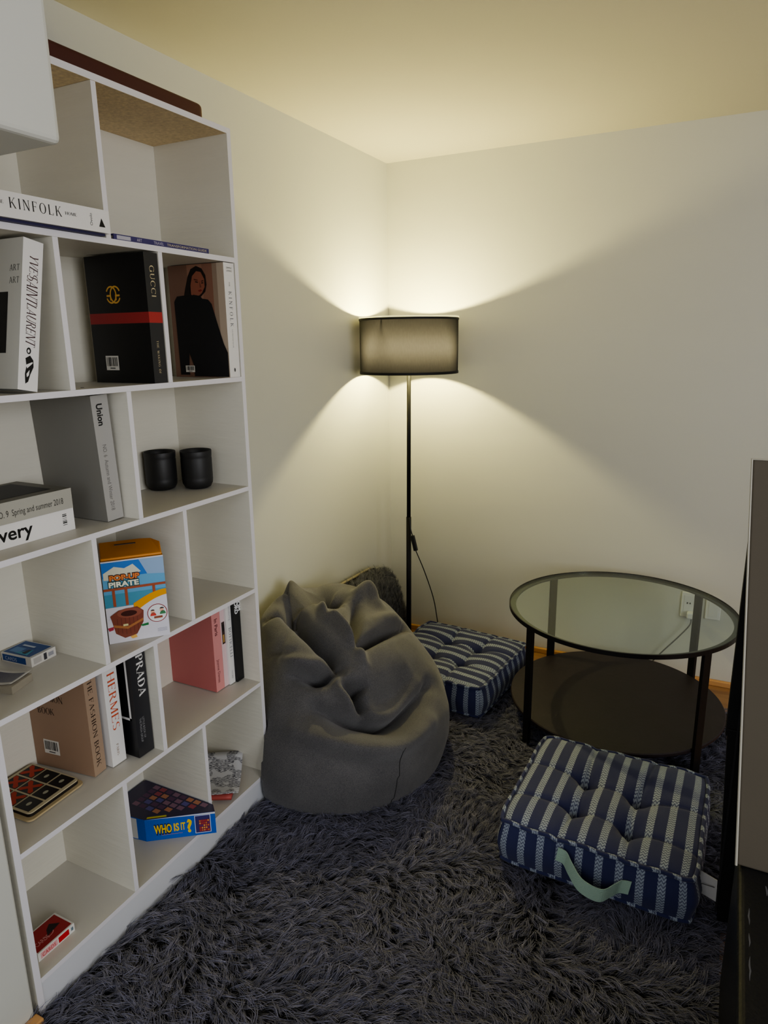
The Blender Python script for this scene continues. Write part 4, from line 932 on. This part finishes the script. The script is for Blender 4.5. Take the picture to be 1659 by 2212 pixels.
# ------------------------------------------------------------------ wall outlet and cable
def outlet(x0, x1, z0, z1, label, plug):
    o = empty('wall_outlet', label, 'outlet', ((x0+x1)/2, -.001, (z0+z1)/2), 'wall outlets'); cx, cz = (x0+x1)/2, (z0+z1)/2
    mi = Matrix.Translation(-Vector(o.location))
    p = obj('cover_plate', bbox(x0, x1, -.0095, -.0012, z0, z1), M['plate'], o, bevel=.003); p.matrix_parent_inverse = mi
    bm = bmesh.new(); box(bm, x0+.010, x1-.010, -.0110, -.0098, z0+.012, z1-.012); p = obj('socket_face', bm, mat('socket_white', (.66, .66, .65), .3), o, bevel=.001); p.matrix_parent_inverse = mi
    if not plug: return
    bm = bmesh.new(); box(bm, cx+.002, cx+.007, -.0114, -.0111, cz+.005, cz+.012); box(bm, cx-.008, cx-.003, -.0114, -.0111, cz+.005, cz+.012); p = obj('socket_slot', bm, C(30, 30, 30), o); p.matrix_parent_inverse = mi
outlet(1.287, 1.343, .268, .372, 'white wall outlet with a grey plug seen through the glass table top', True)
outlet(1.376, 1.430, .273, .357, 'blank white wall plate to the right of the outlet with the plug', False)
pc = empty('power_cable', 'thin grey power cable hanging from the wall outlet behind the table', 'cable', (1.33, -.02, .29))
mi = Matrix.Translation((-1.33, .02, -.29))
bm = bmesh.new(); box(bm, 1.312, 1.346, -.040, -.0118, .272, .298); o = obj('plug', bm, M['plate'], pc, bevel=.005); o.matrix_parent_inverse = mi
bm = bmesh.new(); tube(bm, catmull([(1.330, -.032, .272), (1.325, -.036, .245), (1.29, -.034, .19), (1.24, -.030, .12), (1.20, -.026, .06), (1.16, -.028, .006)], 8), .0026, 8); o = obj('cord', bm, M['cable'], pc, smooth=True); o.matrix_parent_inverse = mi

# ------------------------------------------------------------------ chair at the right edge and black railing post behind it
ch = empty('lounge_chair', 'black seated chair with tall grey brown back at the right edge', 'chair', (1.8, -1.9, 0))
mi = Matrix.Translation((-1.8, 1.9, 0))
def quadbox(name, a, b, c, d, thick, m, bev=0):
    """front face a b c d (counter-clockwise seen from the front), extruded backwards"""
    bm = bmesh.new(); P = [Vector(q) for q in (a, b, c, d)]; nn = (P[1]-P[0]).cross(P[3]-P[0]).normalized(); f = [bm.verts.new(q) for q in P]; k = [bm.verts.new(q-nn*thick) for q in P]
    bm.faces.new(f); bm.faces.new(k[::-1])
    for i in range(4): bm.faces.new((f[i], k[i], k[(i+1) % 4], f[(i+1) % 4]))
    o = obj(name, bm, m, ch, bevel=bev, seg=3); o.matrix_parent_inverse = mi; return o
BL_, BR_, TR_, TL_ = (1.4865, -1.515, .358), (2.10, -1.515, .358), (2.14, -1.40, 1.128), (1.4360, -1.40, 1.128)
quadbox('backrest', BL_, BR_, TR_, TL_, .05, M['taupe'], .004)
bm = bmesh.new(); tube(bm, [(BL_[0]-.001, BL_[1]-.001, BL_[2]), (TL_[0]-.001, TL_[1]-.001, TL_[2]), (TR_[0], TR_[1]-.001, TR_[2]+.001)], .0024, 8); o = obj('piping', bm, M['piping'], ch); o.matrix_parent_inverse = mi
bm = bmesh.new(); box(bm, 1.4875, 2.10, -3.2, -1.455, .0, .357); o = obj('seat', bm, M['leather'], ch, bevel=.012, seg=4); o.matrix_parent_inverse = mi
def scuff(pts):
    bm = bmesh.new(); L_ = [bm.verts.new((x-w_, y, .3573)) for x, y, w_ in pts]; R_ = [bm.verts.new((x+w_, y, .3573)) for x, y, w_ in pts]
    for a in range(len(pts)-1): bm.faces.new((L_[a], L_[a+1], R_[a+1], R_[a]))
    o = obj('scuff', bm, M['scuff'], ch); o.matrix_parent_inverse = mi
for q, a in ((-1.62, 4), (-1.68, 3), (-1.73, 5)): scuff([(1.5065+.0008*math.sin(k*2.1+q*50), q-.010*k, .0003+.0011*math.sin(PI*k/a)) for k in range(a+1)])
scuff([(1.535, -1.55, .001), (1.537, -1.565, .002), (1.536, -1.575, .0005)]); scuff([(1.575, -1.58, .001), (1.577, -1.60, .002), (1.578, -1.61, .0005)])
rp = empty('railing_post', 'black metal railing post standing between the rug edge and the chair', 'railing', (1.47, -1.27, 0))
mi = Matrix.Translation((-1.47, 1.27, 0))
bm = bmesh.new()
for (x0, x1, z0, z1) in ((1.449, 1.485, .50, 1.075),): box(bm, x0, x1, -1.29, -1.25, z0, z1)
o = obj('upright', bm, M['black'], rp, bevel=.002); o.matrix_parent_inverse = mi
bm = bmesh.new(); v = box(bm, 1.452, 1.487, -1.295, -1.245, .001, .52)
for q in v:
    if q.co.z < .1: q.co.x += .026 if q.co.x < 1.47 else .02
o = obj('foot', bm, M['black'], rp, bevel=.002); o.matrix_parent_inverse = mi
bm = bmesh.new(); box(bm, 1.470, 1.474, -1.2965, -1.2955, .05, 1.0); o = obj('trim_strip', bm, mat('dark_steel', (.05, .05, .055), .35, metal=.5), rp); o.matrix_parent_inverse = mi

# ------------------------------------------------------------------ light
def lamp_(name, kind, loc, energy, col, **k):
    l = bpy.data.lights.new(name, kind); l.energy = energy; l.color = col
    for a, b in k.items(): setattr(l, a, b)
    o = bpy.data.objects.new(name, l); o.location = loc; COL.objects.link(o); return o
lamp_('bulb_light', 'POINT', (LX, LY, 1.352), 25, (1., .875, .37), shadow_soft_size=.018)
k = lamp_('daylight_window', 'AREA', (3.9, -3.2, 1.6), 46, (.90, .92, .97), shape='RECTANGLE', size=1.8, size_y=1.5)
k.rotation_euler = (Vector((.2, -1.6, .7))-Vector(k.location)).to_track_quat('-Z', 'Y').to_euler()
k = lamp_('fill_behind', 'AREA', (1.2, -4.8, 1.7), 15, (.80, .88, 1.), shape='RECTANGLE', size=2.4, size_y=1.6)  # weak cool fill added behind the camera to lift rug and lower half
k.rotation_euler = (Vector((.9, -1.2, .2))-Vector(k.location)).to_track_quat('-Z', 'Y').to_euler()
w = bpy.data.worlds.new('world'); SC.world = w; w.use_nodes = True
w.node_tree.nodes['Background'].inputs[0].default_value = (1., .955, .87, 1); w.node_tree.nodes['Background'].inputs[1].default_value = .33

# ------------------------------------------------------------------ camera
F = 1481.92; yaw, pitch, roll = (math.radians(a) for a in (26.8888, 13.9517, -.7613))
fw = Vector((-math.sin(yaw)*math.cos(pitch), math.cos(yaw)*math.cos(pitch), -math.sin(pitch))); rt = Vector((math.cos(yaw), math.sin(yaw), 0)); up = rt.cross(fw)
r2 = rt*math.cos(roll)+up*math.sin(roll); u2 = -rt*math.sin(roll)+up*math.cos(roll)
cd = bpy.data.cameras.new('camera'); cam = bpy.data.objects.new('camera', cd); COL.objects.link(cam)
cd.sensor_fit = 'HORIZONTAL'; cd.sensor_width = 36; cd.lens = F/1659*36; cd.clip_start = .02
cam.matrix_world = Matrix(((r2.x, u2.x, -fw.x, 1.39357), (r2.y, u2.y, -fw.y, -2.81514), (r2.z, u2.z, -fw.z, 1.346), (0, 0, 0, 1)))
SC.camera = cam
SC.view_settings.view_transform = 'AgX'; SC.view_settings.look = 'AgX - Medium High Contrast'; SC.view_settings.exposure = .45
